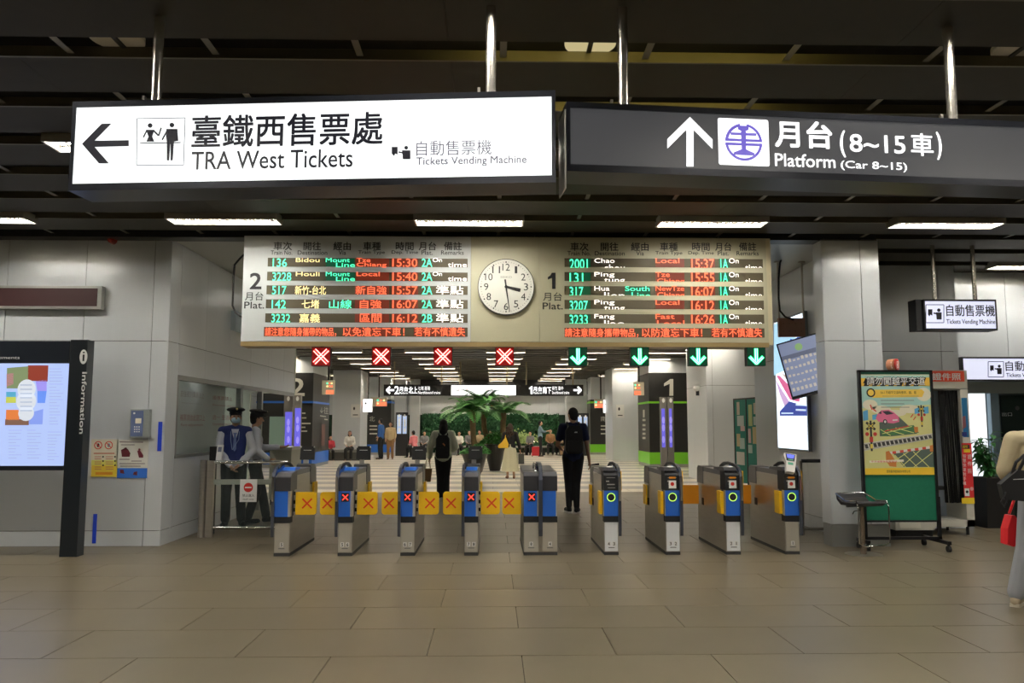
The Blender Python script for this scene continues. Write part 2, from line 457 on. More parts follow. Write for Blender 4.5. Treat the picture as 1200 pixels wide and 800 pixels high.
# back wall of the inner hall : panels above, hedge below
YBK = 44.0
wb = struct('wall_back_inner', (0, YBK, 0))
BACKP = mat('back_wall_panel', (.60, .62, .64), .4, .2, .05, 1)
xs = [i*2.4 for i in range(1, 8)]
panel_wall('', (-9, YBK), (10.2, YBK), [2.0, 3.1, HC], xs, root=wb, mat_=BACKP)
MB().box(-9, 10.2, YBK-.3, YBK-.05, 3.1, HC).build('dark_soffit', DARK, wb, world=True)
MB().box(-9, 10.2, YBK+.03, YBK+.1, 0, 2.0).build('wall_backing', mat('hedge_backing', (.006, .03, .012), .9), wb, world=True)
# living green wall foliage: leaves nobody could count
mb = MB(); R_ = random.Random(3)
for i in range(9500):
    x = R_.choice((R_.uniform(-6.1, -5.45), R_.uniform(-3.75, 3.5), R_.uniform(-3.75, 3.5), R_.uniform(-3.75, 3.5), R_.uniform(5.1, 6.2))); z = R_.uniform(.3, 2.05); s = R_.uniform(.04, .11)
    c = Vector((x, YBK-.10-R_.uniform(0, .14), z)); E_ = Euler((R_.uniform(-.8, .8), R_.uniform(-3, 3), R_.uniform(-.8, .8))).to_matrix()
    mb.bm.faces.new([mb.bm.verts.new(c+E_ @ Vector(p)) for p in ((-s, 0, 0), (0, -.01, s*.6), (s, 0, 0), (0, .01, -s*.6))])
gw = mb.build('green_wall_foliage', mat('hedge_leaf', (.012, .085, .025), .6, 0, .5, 3))
tag(gw, 'dark green living wall of leaves along the far end of the hall', 'foliage', kind='stuff')

# ================================================================== CEILING LIGHTS
LAMPM = emi('lamp_diffuser', (1, .955, .87), LAMP); LAMPM2 = emi('lamp_diffuser_inner', (1, .90, .74), LAMP_IN)
LOUV = mat('louver_blade', (.55, .52, .46), .3, .6)
def make_light(name, m, n=12, W=.25):
    t = thing(name, 'x', 'ceiling light')
    mb = MB(); L = 1.22
    mb.box(-L/2-.02, L/2+.02, -W/2-.02, -W/2, -.01, .08).box(-L/2-.02, L/2+.02, W/2, W/2+.02, -.01, .08)
    mb.box(-L/2-.02, -L/2, -W/2, W/2, -.01, .08).box(L/2, L/2+.02, -W/2, W/2, -.01, .08).box(-L/2, L/2, -W/2, W/2, .08, .09)
    mb.build('housing', LOUV, t)
    MB().box(-L/2, L/2, -W/2, W/2, .045, .05).build('diffuser', m, t)
    mb = MB()
    for i in range(1, n): mb.box(-L/2+L*i/n-.013, -L/2+L*i/n+.013, -W/2, W/2, .034, .04)
    mb.box(-L/2, L/2, -.014, .014, .034, .04)
    o = mb.build('louver', LOUV, t); o['kind'] = 'stuff'
    return t
proto = make_light('ceiling_light', LAMPM)
XL = [-8.7, -5.9, -3.08, -.28, 2.53, 5.28, 8.05]
rows = [(-.85, 'behind the camera'), (1.68, 'overhead'), (4.1, 'above the hanging signs'), (6.74, 'behind the big hanging signs'), (9.27, 'just before the departure board')]
first = True; ordn = ['first', 'second', 'third', 'fourth', 'fifth', 'sixth', 'seventh', 'eighth', 'ninth', 'tenth', 'eleventh', 'twelfth', 'thirteenth', 'fourteenth', 'fifteenth']
for y, nm in rows:
    for i, x in enumerate(XL):
        if y < 6 and i in (0, 6): continue
        o = proto if first else copy_tree(proto); first = False
        o.location = (x, y, HC-(.0 if 4 < y < 5 else .045))
        tag(o, f'louvered strip light in the ceiling row {nm}, {ordn[i]} from the left', 'ceiling light', 'louvered strip lights in the outer hall ceiling')
for x, lb in ((8.0, 'louvered strip light above the shop windows at the far right, behind the small hanging sign'), (10.8, 'louvered strip light beyond the right edge above the shop windows')):
    o = copy_tree(proto); o.location = (x, 11.8, HC-.045); tag(o, lb, 'ceiling light', 'louvered strip lights in the outer hall ceiling')
for x, y, lb in ((XB-.21, 11.6, 'small round light over the booth window, nearer one'), (XB-.21, 12.5, 'small round light over the booth window, farther one'), (XB-1.6, 15.2, 'bright round light inside the booth beyond the door')):
    t = thing('booth_light', lb, 'ceiling light', (x, y, 2.33 if y < 14 else 2.66)); k_ = .05 if y < 14 else .22
    MB().cone((0, 0, 0), (0, 0, .012), k_+.015, k_+.015, 20).build('trim_ring', WHITE, t); MB().cone((0, 0, -.004), (0, 0, .0), k_, k_, 20).build('lens', emi('booth_lens', (1, .98, .9), 45), t)
proto2 = make_light('ceiling_light', LAMPM2, 8, .17); first = True
XI = [-7.4, -4.8, -2.2, .4, 3.0, 5.6, 8.2]
for k in range(0, 11):
    y = min(18.5+2.529*k, 43.3)
    for i, x in enumerate(XI):
        if x in (-7.4, 8.2) and k % 2: continue
        o = proto2 if first else copy_tree(proto2); first = False
        o.location = (x, y, HC-.08)
        tag(o, f'strip light in the {ordn[k]} ceiling row beyond the gates, {ordn[i]} from the left', 'ceiling light', 'strip lights in the inner hall ceiling')
# over the gates, behind the board
proto3 = None
DL = emi('downlight_lens', (1, .95, .86), 26)
for i, (x, y) in enumerate([(-3.2, 12.2), (-1.1, 12.2), (1.1, 12.2), (3.3, 12.2), (-3.2, 15.2), (-1.1, 15.2), (1.1, 15.2), (3.3, 15.2)]):
    if proto3 is None:
        proto3 = thing('downlight', '', 'ceiling light')
        MB().cone((0, 0, -.012), (0, 0, .0), .11, .11, 20).build('trim_ring', WHITE, proto3)
        MB().cone((0, 0, -.016), (0, 0, -.012), .085, .085, 20).build('lens', DL, proto3); o = proto3
    else: o = copy_tree(proto3)
    o.location = (x, y, HC)
    tag(o, f'round downlight in the soffit above the gates, {ordn[i%4]} from the left in the {"front" if y<13 else "rear"} row', 'ceiling light', 'round downlights above the gates')
# unseen warm tubes, added above the planks to make the plank lips glow
for x, y, lb in ((.95, 4.72, 'added warm tube, unseen above the ceiling planks, nearer the camera'), (.95, 5.62, 'added warm tube, unseen above the ceiling planks, just before the signs')):
    t = thing('added_warm_tube', lb, 'ceiling light', (x, y, HC+.02))
    MB().cone((-1.13, 0, .035), (1.13, 0, .035), .013, n=8).build('tube', emi('yellow_tube', (1, .80, .20), 15), t); MB().box(-1.18, -1.13, -.02, .02, 0, .05).box(1.13, 1.18, -.02, .02, 0, .05).build('end_cap', WHITE, t)
# discs above the planks
DISC = emi('disc_lamp_yellow', (1, .85, .45), .5); DISCW = mat('disc_lamp_off', (.6, .57, .5), .5)
for i, (px, nm) in enumerate([(136, 'dim round lamp in the ceiling gap above the white hanging sign'), (692, 'yellowish round lamp in the ceiling gap between the two hanging signs'), (1196, 'round lamp in the ceiling gap above the right end of the dark sign')]):
    p = at(px, 35, 5.02)
    t = thing('round_ceiling_lamp', nm, 'ceiling light', (p.x, 5.04, HC+.07))
    MB().cone((0, 0, 0), (0, 0, .03), .165, .165, 28).build('lens', (DISCW, DISC, DISCW)[i], t)
    MB().box(-.015, .015, -.16, .16, -.012, 0).build('cross_bar', DARK, t)
    MB().cone((0, 0, .03), (0, 0, .6), .05, .05, 10).build('lamp_can', DARK, t)
# ================================================================== BIG HANGING SIGNS
SIGNW = emi('lightbox_white', (.97, 1, 1), 1.2); SIGND = emi('lightbox_dark_film', (.06, .06, .064), .85); LETW = emi('lightbox_letter_white', (1, 1, 1), 1.35)
LPUR = emi('lightbox_violet', (.16, .12, .60), .9)
SFRAME = mat('sign_frame', (.02, .022, .03), .3, .6)
def plane2(pxl, Yl, pxr, Yr, py):
    a = at(pxl, py, Yl); b = at(pxr, py, Yr); u_ = Vector((b.x-a.x, b.y-a.y, 0)); return Pl((a.x, a.y, 0), u_, (0, 0, 1))
# left sign
def big_sign(name, label, pl, x0, y0, x1, y1, face, poles, cover=None):
    a0, b1 = pl.ab(x0, y0); a1, b0 = pl.ab(x1, y1)
    p = pl.w((a0+a1)/2, b0, -.12)
    t = thing(name, label, 'sign', p)
    M = pl.M(); D = .24
    MB().box(a0-.015, a1+.015, .0, D, b0-.035, b0+.004, M).box(a0-.015, a1+.015, 0, D, b1-.004, b1+.03, M).box(a0-.015, a0+.006, 0, D, b0, b1, M).box(a1-.006, a1+.015, 0, D, b0, b1, M).box(a0, a1, D-.01, D, b0, b1, M).build('housing', SFRAME, t, world=True, bevel=.004)
    MB().box(a0, a1, .006, .02, b0, b1, M).build('face', face, t, world=True)
    for px in poles:
        a, _ = pl.ab(px, 115)
        q = pl.w(a, 0, -.12)
        MB().cone((q.x, q.y, b1+.03), (q.x, q.y, 4.5), .029, n=18).build('pole', PIPE, t, world=True, smooth=True)
        MB().cone((q.x, q.y, b1+.03), (q.x, q.y, b1+.045), .05, n=18).cone((q.x-.07, q.y, b1+.05), (q.x-.03, q.y, b1+.05), .008).box(q.x-.075, q.x-.06, q.y-.012, q.y+.012, b1+.03, b1+.1).build('pole_bracket', STEEL, t, world=True)
    return t
pl = plane2(88, 4.52, 648, 4.30, 165)
s = big_sign('hanging_sign', 'long white backlit hanging sign with left arrow and ticket counter pictogram', pl, 88, 125, 648, 206, SIGNW, (170, 573))
e = .0
KB = emi('lightbox_black_film', (.02, .02, .03), .5)
many_poly(pl, [[(96, 168.5), (119, 145), (131, 144.5), (111, 164.8), (151, 164.2), (151, 171.2), (111, 172.2), (128, 191.5), (116, 191.5)]], KB, s, e=e+.0005, name='arrow')
# pictogram box
q = []
for b_ in (bar(160, 139, 217, 138, 1), bar(160, 193.5, 215, 193.5, 1), bar(160.5, 139, 160, 193.5, 1), bar(217, 138, 215, 193.5, 1)): q.append(b_)
many_poly(pl, q, emi('lightbox_grey_film', (.25, .25, .3), .6), s, e=e, name='pictogram_border')
q = [circ(176, 147, 2.8, n=14), circ(201.5, 146.5, 2.8, n=14), bar(164, 167.8, 212, 167, 1.2),
     [(171, 152), (181, 152), (178.5, 160), (181, 166), (171.5, 166), (174, 160)], bar(180, 153, 186, 159, 2), bar(186, 159, 189, 149.5, 1.8), bar(172, 153, 168, 161, 1.8),
     [(195, 151), (208, 151), (209, 165), (204, 166), (202.5, 188), (200, 188), (199.6, 168), (198.4, 188), (195.5, 188), (195.4, 166), (194.5, 160)], bar(196, 153, 190, 164, 1.8)]
many_poly(pl, q, KB, s, e=e+.0005, name='pictogram')
text(pl, '臺鐵西售票處', 226, 136, 448, 168.5, KB, s, e=e, bold=.012)
text(pl, 'TRA West Tickets', 225, 178, 413, 195.5, KB, s, e=e, bold=.006)
q = [[(459, 172), (466, 172), (466, 181), (463, 180), (462, 183), (459, 180)], circ(476, 173, 2.3, n=12), [(471, 176), (481, 176), (481, 186.5), (472, 186.5), (471.5, 181)], bar(472, 179, 467, 178, 1.8)]
many_poly(pl, q, KB, s, e=e, name='pictogram')
KG = emi('lightbox_grey_text', (.13, .12, .17), .7)
text(pl, '自動售票機', 488, 165, 576, 181, KG, s, e=e)
text(pl, 'Tickets Vending Machine', 488, 184.5, 617, 193.5, KG, s, e=e, bold=.01)
# right sign
pl = plane2(666, 4.30, 1225, 4.55, 165)
s = big_sign('hanging_sign', 'long dark grey backlit hanging sign with up arrow and white railway emblem', pl, 667, 125, 1232, 213, SIGND, (737, 1131))
MB().box(*(lambda a, b: (a-.022, a-.016, -.003, .2, b-.07, b+.37))(*pl.ab(667, 206)), pl.M()).build('end_cap', STEELL, s, world=True)
many_poly(pl, [[(808.5, 137), (835, 163.5), (835, 174.5), (812.8, 152), (812.8, 195), (804.5, 195), (804.5, 151.5), (782, 174), (782, 163)]], LETW, s, e=e, name='arrow')
a0, b1 = pl.ab(841, 138); a1, b0 = pl.ab(902, 195)
q = []; rr = .012
pts = []
for cx, cy, s0 in ((a1-rr, b1-rr, 0), (a0+rr, b1-rr, PI/2), (a0+rr, b0+rr, PI), (a1-rr, b0+rr, 1.5*PI)): pts += circ(cx, cy, rr, n=5, a0=s0, a1=s0+PI/2)
poly(pl, pts, LETW, s, e=e, name='emblem_plate', px=False)
cx, cy = (a0+a1)/2, (b0+b1)/2; R0 = (a1-a0)*.365
q = ringquads(cx, cy, R0*.84, R0, 40, a0=PI*.56, a1=PI*.985)+ringquads(cx, cy, R0*.86, R0, 40, a0=PI*.015, a1=PI*.44)+ringquads(cx, cy, R0*.86, R0, 40, a0=PI*1.015, a1=PI*1.985)
def rx(l): return [(cx+x*R0, cy+y*R0) for x, y in l]
q += [rx([(-1, .03), (1, .03), (1, .17), (-1, .17)]), rx([(-1, -.19), (1, -.19), (1, -.05), (-1, -.05)]),
      rx([(-.28, .88), (.28, .88), (.30, .68), (.1, .58), (-.1, .58), (-.30, .68)]), rx([(-.14, .58), (.14, .58), (.12, -.45), (-.12, -.45)]),
      rx([(-.70, .36), (.70, .36), (.70, .50), (-.70, .50)]), rx([(-.12, -.38), (.12, -.38), (.55, -.56), (.57, -.70), (-.57, -.70), (-.55, -.56)])]
many_poly(pl, q, LPUR, s, e=e+.0008, name='railway_emblem', px=False)
text(pl, '月台', 908, 141, 975, 174, LETW, s, e=e, bold=.022)
text(pl, 'Platform', 908, 179.5, 979, 197, LETW, s, e=e, bold=.008)
text(pl, '(', 984, 153, 991, 184, LETW, s, e=e, bold=.01)
text(pl, '8~15', 995.5, 157, 1061, 180, LETW, s, e=e, bold=.012)
text(pl, '車', 1067, 156, 1094, 183, LETW, s, e=e, bold=.008)
text(pl, ')', 1097, 155, 1104, 187, LETW, s, e=e, bold=.01)
text(pl, '(Car 8~15)', 985, 188, 1063, 202, LETW, s, e=e, bold=.008)

# ================================================================== DEPARTURE BOARD
YBO = 9.95
pl = FRONT(YBO)
bx0, bz1 = pl.ab(286.5, 276); bx1, bz0 = pl.ab(901, 403)
b = thing('departure_board', 'wide cream train departure board with lit text rows and a clock above the gates', 'departure board', ((bx0+bx1)/2, YBO+.15, bz0))
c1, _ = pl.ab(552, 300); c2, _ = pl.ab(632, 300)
for x0, x1, m in ((bx0, c1-.002, BOARD_COOL), (c1+.002, c2-.002, BOARD_WARM), (c2+.002, bx1, BOARD_WARM)):
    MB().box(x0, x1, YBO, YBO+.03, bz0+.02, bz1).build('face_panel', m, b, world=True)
MB().box(bx0+.01, bx1-.01, YBO+.03, YBO+.3, bz0+.02, bz1).build('cabinet', mat('board_cabinet', (.30, .27, .18), .5), b, world=True)
MB().box(bx0-.0, bx1+.0, YBO-.012, YBO+.3, bz0-.04, bz0+.015).build('bottom_rail', mat('brass_rail', (.38, .28, .13), .4, .5), b, world=True)
MB().box(bx1+.0, bx1+.06, YBO+.01, YBO+.3, bz0-.01, bz1-.0).build('end_cover', mat('cream_cover', (.55, .50, .33), .5), b, world=True)
for x in (bx0+.5, c1, c2, bx1-.5): MB().box(x-.05, x+.05, YBO+.1, YBO+.2, bz1, HC).build('hanger', DARK, b, world=True)
LED_BG = mat('led_window', (.10, .085, .055), .25)
LG = emi('led_green', (.10, .95, .50), 1.7); LR = emi('led_red', (1, .16, .07), 1.6); LWc = emi('led_white', (1, .93, .84), 1.6); LYc = emi('led_yellow', (1, .82, .36), 1.5)
LGH = emi('led_green_field', (.0, .10, .04), .5); LRH = emi('led_red_field', (.22, .035, .015), .5)
def led_row(x0, y0, x1, y1, glows):
    r_ = rect(pl, x0, y0, x1, y1, LED_BG, b, e=.003, t=.006, name='led_row')
    for gx0, gx1, m in glows: rect(pl, gx0, y0+.6, gx1, y1-.6, m, r_, e=.0042, name='lit_field')
    return r_
def headers(xs_, y, y2):
    for (t_, e_), (xa_, xb_), (xc_, xd_) in zip((('車次', 'Train No.'), ('開往', 'Destination'), ('經由', 'Via'), ('車種', 'Train Type'), ('時間', 'Dep. Time'), ('月台', 'Plat.'), ('備註', 'Remarks')), xs_[0], xs_[1]):
        text(pl, t_, xa_, y, xb_, y+9.6, BLKP, b, e=.003, bold=.015)
        text(pl, e_, xc_, y2, xd_, y2+5, BLKP, b, e=.003, bold=.008)
headers(([(321, 342), (356, 376), (391, 411), (426, 446), (464, 484.5), (491, 511), (520.5, 541)], [(317.5, 342.5), (349, 383.5), (397, 405.5), (420, 451), (459, 490), (494, 507), (517, 543.5)]), 283.5, 293.5)
headers(([(668.5, 689.5), (704, 724.5), (739.5, 760), (773.5, 794), (811, 831.5), (838, 857), (866, 886)], [(665, 692), (697, 732), (745.5, 754.5), (768, 799.5), (806.5, 836.5), (841, 854), (863, 889)]), 284.2, 294.3)
text(pl, '2', 293.5, 320, 306, 338.5, BLKP, b, e=.003, bold=.02); text(pl, '月台', 287.5, 342, 308.5, 352, BLKP, b, e=.003, bold=.004); text(pl, 'Plat.', 286.5, 353.5, 309.5, 361.5, BLKP, b, e=.003, bold=.01)
many_poly(pl, [[(646.6, 319.5), (651, 319.5), (651, 338.5), (647, 338.5), (647, 325.5), (642, 327.6), (642, 324.6), (645, 322.6)]], BLKP, b, e=.003, name='lettering'); text(pl, '月台', 636.5, 342.5, 658.5, 352.5, BLKP, b, e=.003, bold=.004); text(pl, 'Plat.', 636, 354.5, 659.5, 362.5, BLKP, b, e=.003, bold=.01)
def led(r_, body, x0, x1, ya, yb, m, clip=None, bold=.006): text(pl, body, x0, ya, x1, yb, m, r_, e=.006, bold=bold, clip=clip, name='led_text')
L = [(302, '136', 'Bidou', 'Mount', 'Line', 'Tze', 'Chiang', '15:30', '2A', 0), (318.3, '3228', 'Houli', 'Mount', 'Line', 'Local', '', '15:40', '2A', 0),
     (334.3, '517', '新竹-台北', '', '', '新自強', '', '15:57', '2A', 1), (350.6, '142', '七堵', '山線', '', '自強', '', '16:07', '2A', 1), (367, '3232', '嘉義', '', '', '區間', '', '16:12', '2B', 1)]
for i, (y, no, de, v1, v2, t1, t2, tm, pt, zh) in enumerate(L):
    xo = 314-.9*i*.8; r_ = led_row(xo, y, 548, y+11.2, [(t, u_, LRH) for t, u_ in ((416, 456), (459, 490))]+([] if i > 1 else [(382, 417, LGH)]))
    w_ = len(no)*5.4
    led(r_, no, 320-i*.4, 320-i*.4+w_, y+.8, y+10.6, LG, bold=.006)
    if not zh:
        led(r_, de, 347, 347+len(de)*5.5, y+.3, y+5.2, LYc, bold=.006)
        led(r_, v1, 382, 410, y+.3, y+5.2, LG, bold=.006); led(r_, v2, 394, 416, y+5.8, y+11, LG, bold=.006)
        led(r_, t1, 418, 418+len(t1)*5.4, y+.3, y+5.2, LR, bold=.006)
        if t2: led(r_, t2, 418, 453, y+5.8, y+11.6, LR, bold=.006)
        led(r_, 'On', 507, 518, y+.3, y+5, LWc, bold=.006); led(r_, 'time', 525, 547, y+5.8, y+11, LWc, bold=.006)
    else:
        wz = (36, 20, 24)[i-2]; x_ = (346, 354, 351)[i-2]
        led(r_, de, x_, x_+wz, y+.6, y+10.8, LYc, bold=.006)
        if v1: led(r_, v1, 386, 412, y+.6, y+10.8, LG, bold=.006)
        tz = (417, 422, 422)[i-2]; led(r_, t1, tz, (453, 447, 447)[i-2], y+.6, y+10.8, LR, bold=.006)
        led(r_, '準點', 511, 543, y+.6, y+10.8, LWc, bold=.006)
    led(r_, tm, 460, 489, y+1, y+10.6, LR, bold=.006); led(r_, pt, 494.5, 506.5, y+1, y+10.6, LG, bold=.006)
r_ = led_row(309.5, 383, 548, 394.5, [(310, 391, LRH), (402, 469, LRH), (485, 545, LRH)])
led(r_, '請注意您隨身攜帶的物品，', 311, 394, 383.6, 394, LR); led(r_, '以免遺忘下車！', 402, 474, 383.6, 394, LR); led(r_, '若有不慎遺失', 486, 545, 383.6, 394, LR)
Rr = [(302.5, '2001', 'Chao', 'chou', '', '', 'Local', '', '15:37'), (318.7, '131', 'Ping', 'tung', '', '', 'Tze', 'Chiang', '15:55'), (335, '317', 'Hua', 'lien', 'South', 'Line', 'NewTze', 'Chiang', '16:07'),
      (351.3, '3207', 'Ping', 'tung', '', '', 'Local', '', '16:12'), (367.8, '3233', 'Fang', 'liao', '', '', 'Fast', 'Local', '16:26')]
for i, (y, no, d1, d2, v1, v2, t1, t2, tm) in enumerate(Rr):
    r_ = led_row(661.5, y, 894+i*.4, y+11.2, [(667, 692, LGH), (768, 802, LRH), (809, 838, LRH), (842, 855, LGH)]+([(732, 762, LGH)] if v1 else []))
    w_ = len(no)*5.3
    led(r_, no, 667.5, 667.5+w_, y+1, y+12.5, LG, clip=(.12, 1), bold=.006)
    led(r_, d1, 696.5, 696.5+len(d1)*5.9, y+.2, y+(6.8 if 'g' in d1 else 5.6), LWc, bold=.006); led(r_, d2, 708, 732, y+7.4, y+15, LWc, clip=(.5, 1), bold=.006)
    if v1: led(r_, v1, 732.5, 761, y+.3, y+6, LG, bold=.006); led(r_, v2, 740, 762, y+7.6, y+15, LG, clip=(.5, 1), bold=.006)
    led(r_, t1, 768, 768+len(t1)*5.6, y+.2, y+5.8, LR, bold=.006)
    if t2: led(r_, t2, 770, 802, y+7.6, y+15, LR, clip=(.5, 1), bold=.006)
    led(r_, tm, 810, 837, y+1, y+12.5, LR, clip=(.12, 1)); led(r_, '1A', 844, 853, y+1, y+12.5, LG, clip=(.12, 1), bold=.006)
    led(r_, 'On', 854, 865.5, y+.2, y+6, LWc, bold=.006); led(r_, 'time', 873, 893, y+7.8, y+15, LWc, clip=(.5, 1), bold=.006)
r_ = led_row(661.5, 384, 896, 395.5, [(662, 742, LRH), (752, 823, LRH), (833, 893, LRH)])
led(r_, '請注意隨身攜帶物品，', 662, 748, 384.5, 395, LR); led(r_, '以防遺忘下車！', 752, 823, 384.5, 395, LR); led(r_, '若有不慎遺失', 834, 893, 384.5, 395, LR)
# clock
cc = at(593, 336.5, YBO); R = (at(626.2, 336, YBO).x-at(559.8, 336, YBO).x)/2
ck = thing('wall_clock', 'round white station clock with black numerals in the middle of the departure board', 'clock', (cc.x, YBO-.0, cc.z))
mb = MB().cone((0, -.035, 0), (0, -.002, 0), R, n=64); mb.build('clock_rim', mat('clock_rim', (.05, .05, .05), .3, .5), ck)
mb = MB().cone((0, -.037, 0), (0, -.03, 0), R*.975, n=64); mb.build('clock_face', mat('clock_face', (.62, .62, .56), .4), ck)
pc = Pl((cc.x, YBO-.037, cc.z), (1, 0, 0), (0, 0, 1))
for h in range(1, 13):
    a = PI/2-h*PI/6; rr = R*.70; x, z = rr*math.cos(a), rr*math.sin(a); s_ = str(h); hh = R*.125; ww = hh*.62*(1 if len(s_) == 1 else 1.7)
    if s_ in ('1',): ww = hh*.35
    if s_ == '11': ww = hh*1.1
    place_text(pc, s_, x-ww, x+ww, z-hh, z+hh, BLKP, ck, e=.001, bold=.0, name='numeral')
q = []; q2 = []
for i in range(60):
    a = i*PI/30
    if i % 5 == 0: q.append(circ(R*.88*math.cos(a), R*.88*math.sin(a), R*.027, n=10))
    else: q2.append(bar(R*.86*math.cos(a), R*.86*math.sin(a), R*.90*math.cos(a), R*.90*math.sin(a), R*.012))
many_poly(pc, q+q2, BLKP, ck, e=.001, name='minute_track', px=False)
place_text(pc, 'SEIKO', -R*.2, R*.2, R*.31, R*.38, mat('grey_print', (.25, .25, .22), .5), ck, e=.001, bold=.01, name='maker_lettering')
def hand(nm, deg, r0, r1, w0, w1, e_):
    a = PI/2-math.radians(deg); d = Vector((math.cos(a), math.sin(a))); n = Vector((-d.y, d.x))
    p = [d*r0+n*w0, d*r1+n*w1, d*r1-n*w1, d*r0-n*w0]
    MB().prism([(v.x, v.y) for v in p], -.037-e_-.002, -.037-e_).build(nm, BLKP, ck)
hand('hour_hand', 104, -R*.04, R*.52, R*.035, R*.06, .006); hand('minute_hand', 172, -R*.26, R*.90, R*.03, R*.012, .010)
MB().cone((0, -.052, 0), (0, -.037, 0), R*.055, n=16).build('hand_hub', BLKP, ck)

# ---- lane indicators
XM = emi('indicator_red', (1, .02, .02), 2.6); XM2 = emi('indicator_core', (1, .42, .36), 3.0); GM = emi('indicator_green', (.0, .9, .28), 2.4); GM2 = emi('indicator_green_core', (.45, 1, .70), 3.0)
XF = emi('indicator_red_field', (.22, .0, .0), .7); GF = emi('indicator_green_field', (.0, .05, .02), .6)
for i, px in enumerate((376, 446.5, 519, 591.5, 677.5, 750, 818.5, 886.5)):
    red = i < 4
    ztop = bz0-.04; p = at(px, 417.5, YBO)
    ordl = ('leftmost', 'second from the left', 'third from the left', 'fourth from the left, under the clock')
    ordg = ('leftmost', 'second from the left', 'third from the left', 'rightmost')
    t = thing('lane_indicator', f'{"red cross" if red else "green down-arrow"} lane light under the departure board, {(ordl if red else ordg)[i%4]}', 'lane light', (p.x, YBO+.06, p.z-.115), group='lane lights under the departure board')
    h = .115
    MB().box(-h, h, -.05, .05, 0, 2*h).build('housing', BLACK, t, bevel=.006)
    MB().box(-.02, .02, 0, .04, 2*h, ztop-(p.z-.115)+.004).build('bracket', BLACK, t)
    pi_ = Pl((p.x, YBO+.06-.051, p.z), (1, 0, 0), (0, 0, 1))
    many_poly(pi_, [[(-h*.95, -h*.95), (h*.95, -h*.95), (h*.95, h*.95), (-h*.95, h*.95)]], XF if red else GF, t, e=.000, name='lit_field', px=False)
    if red:
        k = h*.70
        many_poly(pi_, [bar(-k, -k, k, k, .05)], XM, t, e=.002, name='lit_symbol', px=False); many_poly(pi_, [bar(-k, k, k, -k, .05)], XM, t, e=.0025, name='lit_symbol', px=False)
        for s0 in (-.012, .012):
            many_poly(pi_, [bar(-k+s0, -k-s0, k+s0, k-s0, .011), bar(-k+s0, k+s0, k+s0, -k+s0, .011)], XM2, t, e=.004, name='led_line', px=False)
    else:
        many_poly(pi_, [bar(0, .1, 0, -.07, .048)], GM, t, e=.002, name='lit_symbol', px=False); many_poly(pi_, [bar(0, -.088, -.085, -.0, .042)], GM, t, e=.0025, name='lit_symbol', px=False); many_poly(pi_, [bar(0, -.088, .085, -.0, .042)], GM, t, e=.003, name='lit_symbol', px=False)
        many_poly(pi_, [bar(-.012, .1, -.012, -.05, .009), bar(.012, .1, .012, -.05, .009), bar(0, -.075, -.075, .0, .008), bar(0, -.075, .075, .0, .008), bar(0, -.098, -.09, -.012, .008), bar(0, -.098, .09, -.012, .008)], GM2, t, e=.005, name='led_line', px=False)
# ================================================================== TICKET GATES
YG = 9.62
RM = emi('gate_red_led', (1, .06, .04), 1.8); GR = emi('gate_green_led', (.55, .95, .12), 1.3)
CHAR = mat('gate_charcoal', (.035, .035, .04), .35); GREYT = mat('gate_grey_top', (.10, .10, .105), .35)
STRIP = mat('gate_strip', (.10, .11, .14), .3, .7); LEAFX = mat('leaf_red_cross', (.75, .06, .01), .5)
def leaf(name, x0, x1, y, z0, z1, m, parent, cross=None, outer=1):
    """a rounded flap; outer=+1 rounds the right end"""
    r = .035; pts = []
    for cx, cz, s0 in ((x1-r, z1-r, 0), (x0+r, z1-r, PI/2), (x0+r, z0+r, PI), (x1-r, z0+r, 1.5*PI)):
        rr = r if (cx > (x0+x1)/2) == (outer > 0) else .006
        ox = x1-rr if cx > (x0+x1)/2 else x0+rr; oz = z1-rr if cz > (z0+z1)/2 else z0+rr
        pts += circ(ox, oz, rr, n=6, a0=s0, a1=s0+PI/2)
    o = MB().prism(pts, y-.02, y+.02).build(name, m, parent, bevel=.006)
    if cross:
        s = .055; cx = cross; cz = (z0+z1)/2
        MB().prism(bar(cx-s, cz-s, cx+s, cz+s, .018), y-.0225, y-.0195).prism(bar(cx-s, cz+s, cx+s, cz-s, .018), y-.023, y-.0195).build('red_cross', LEAFX, o)
    return o
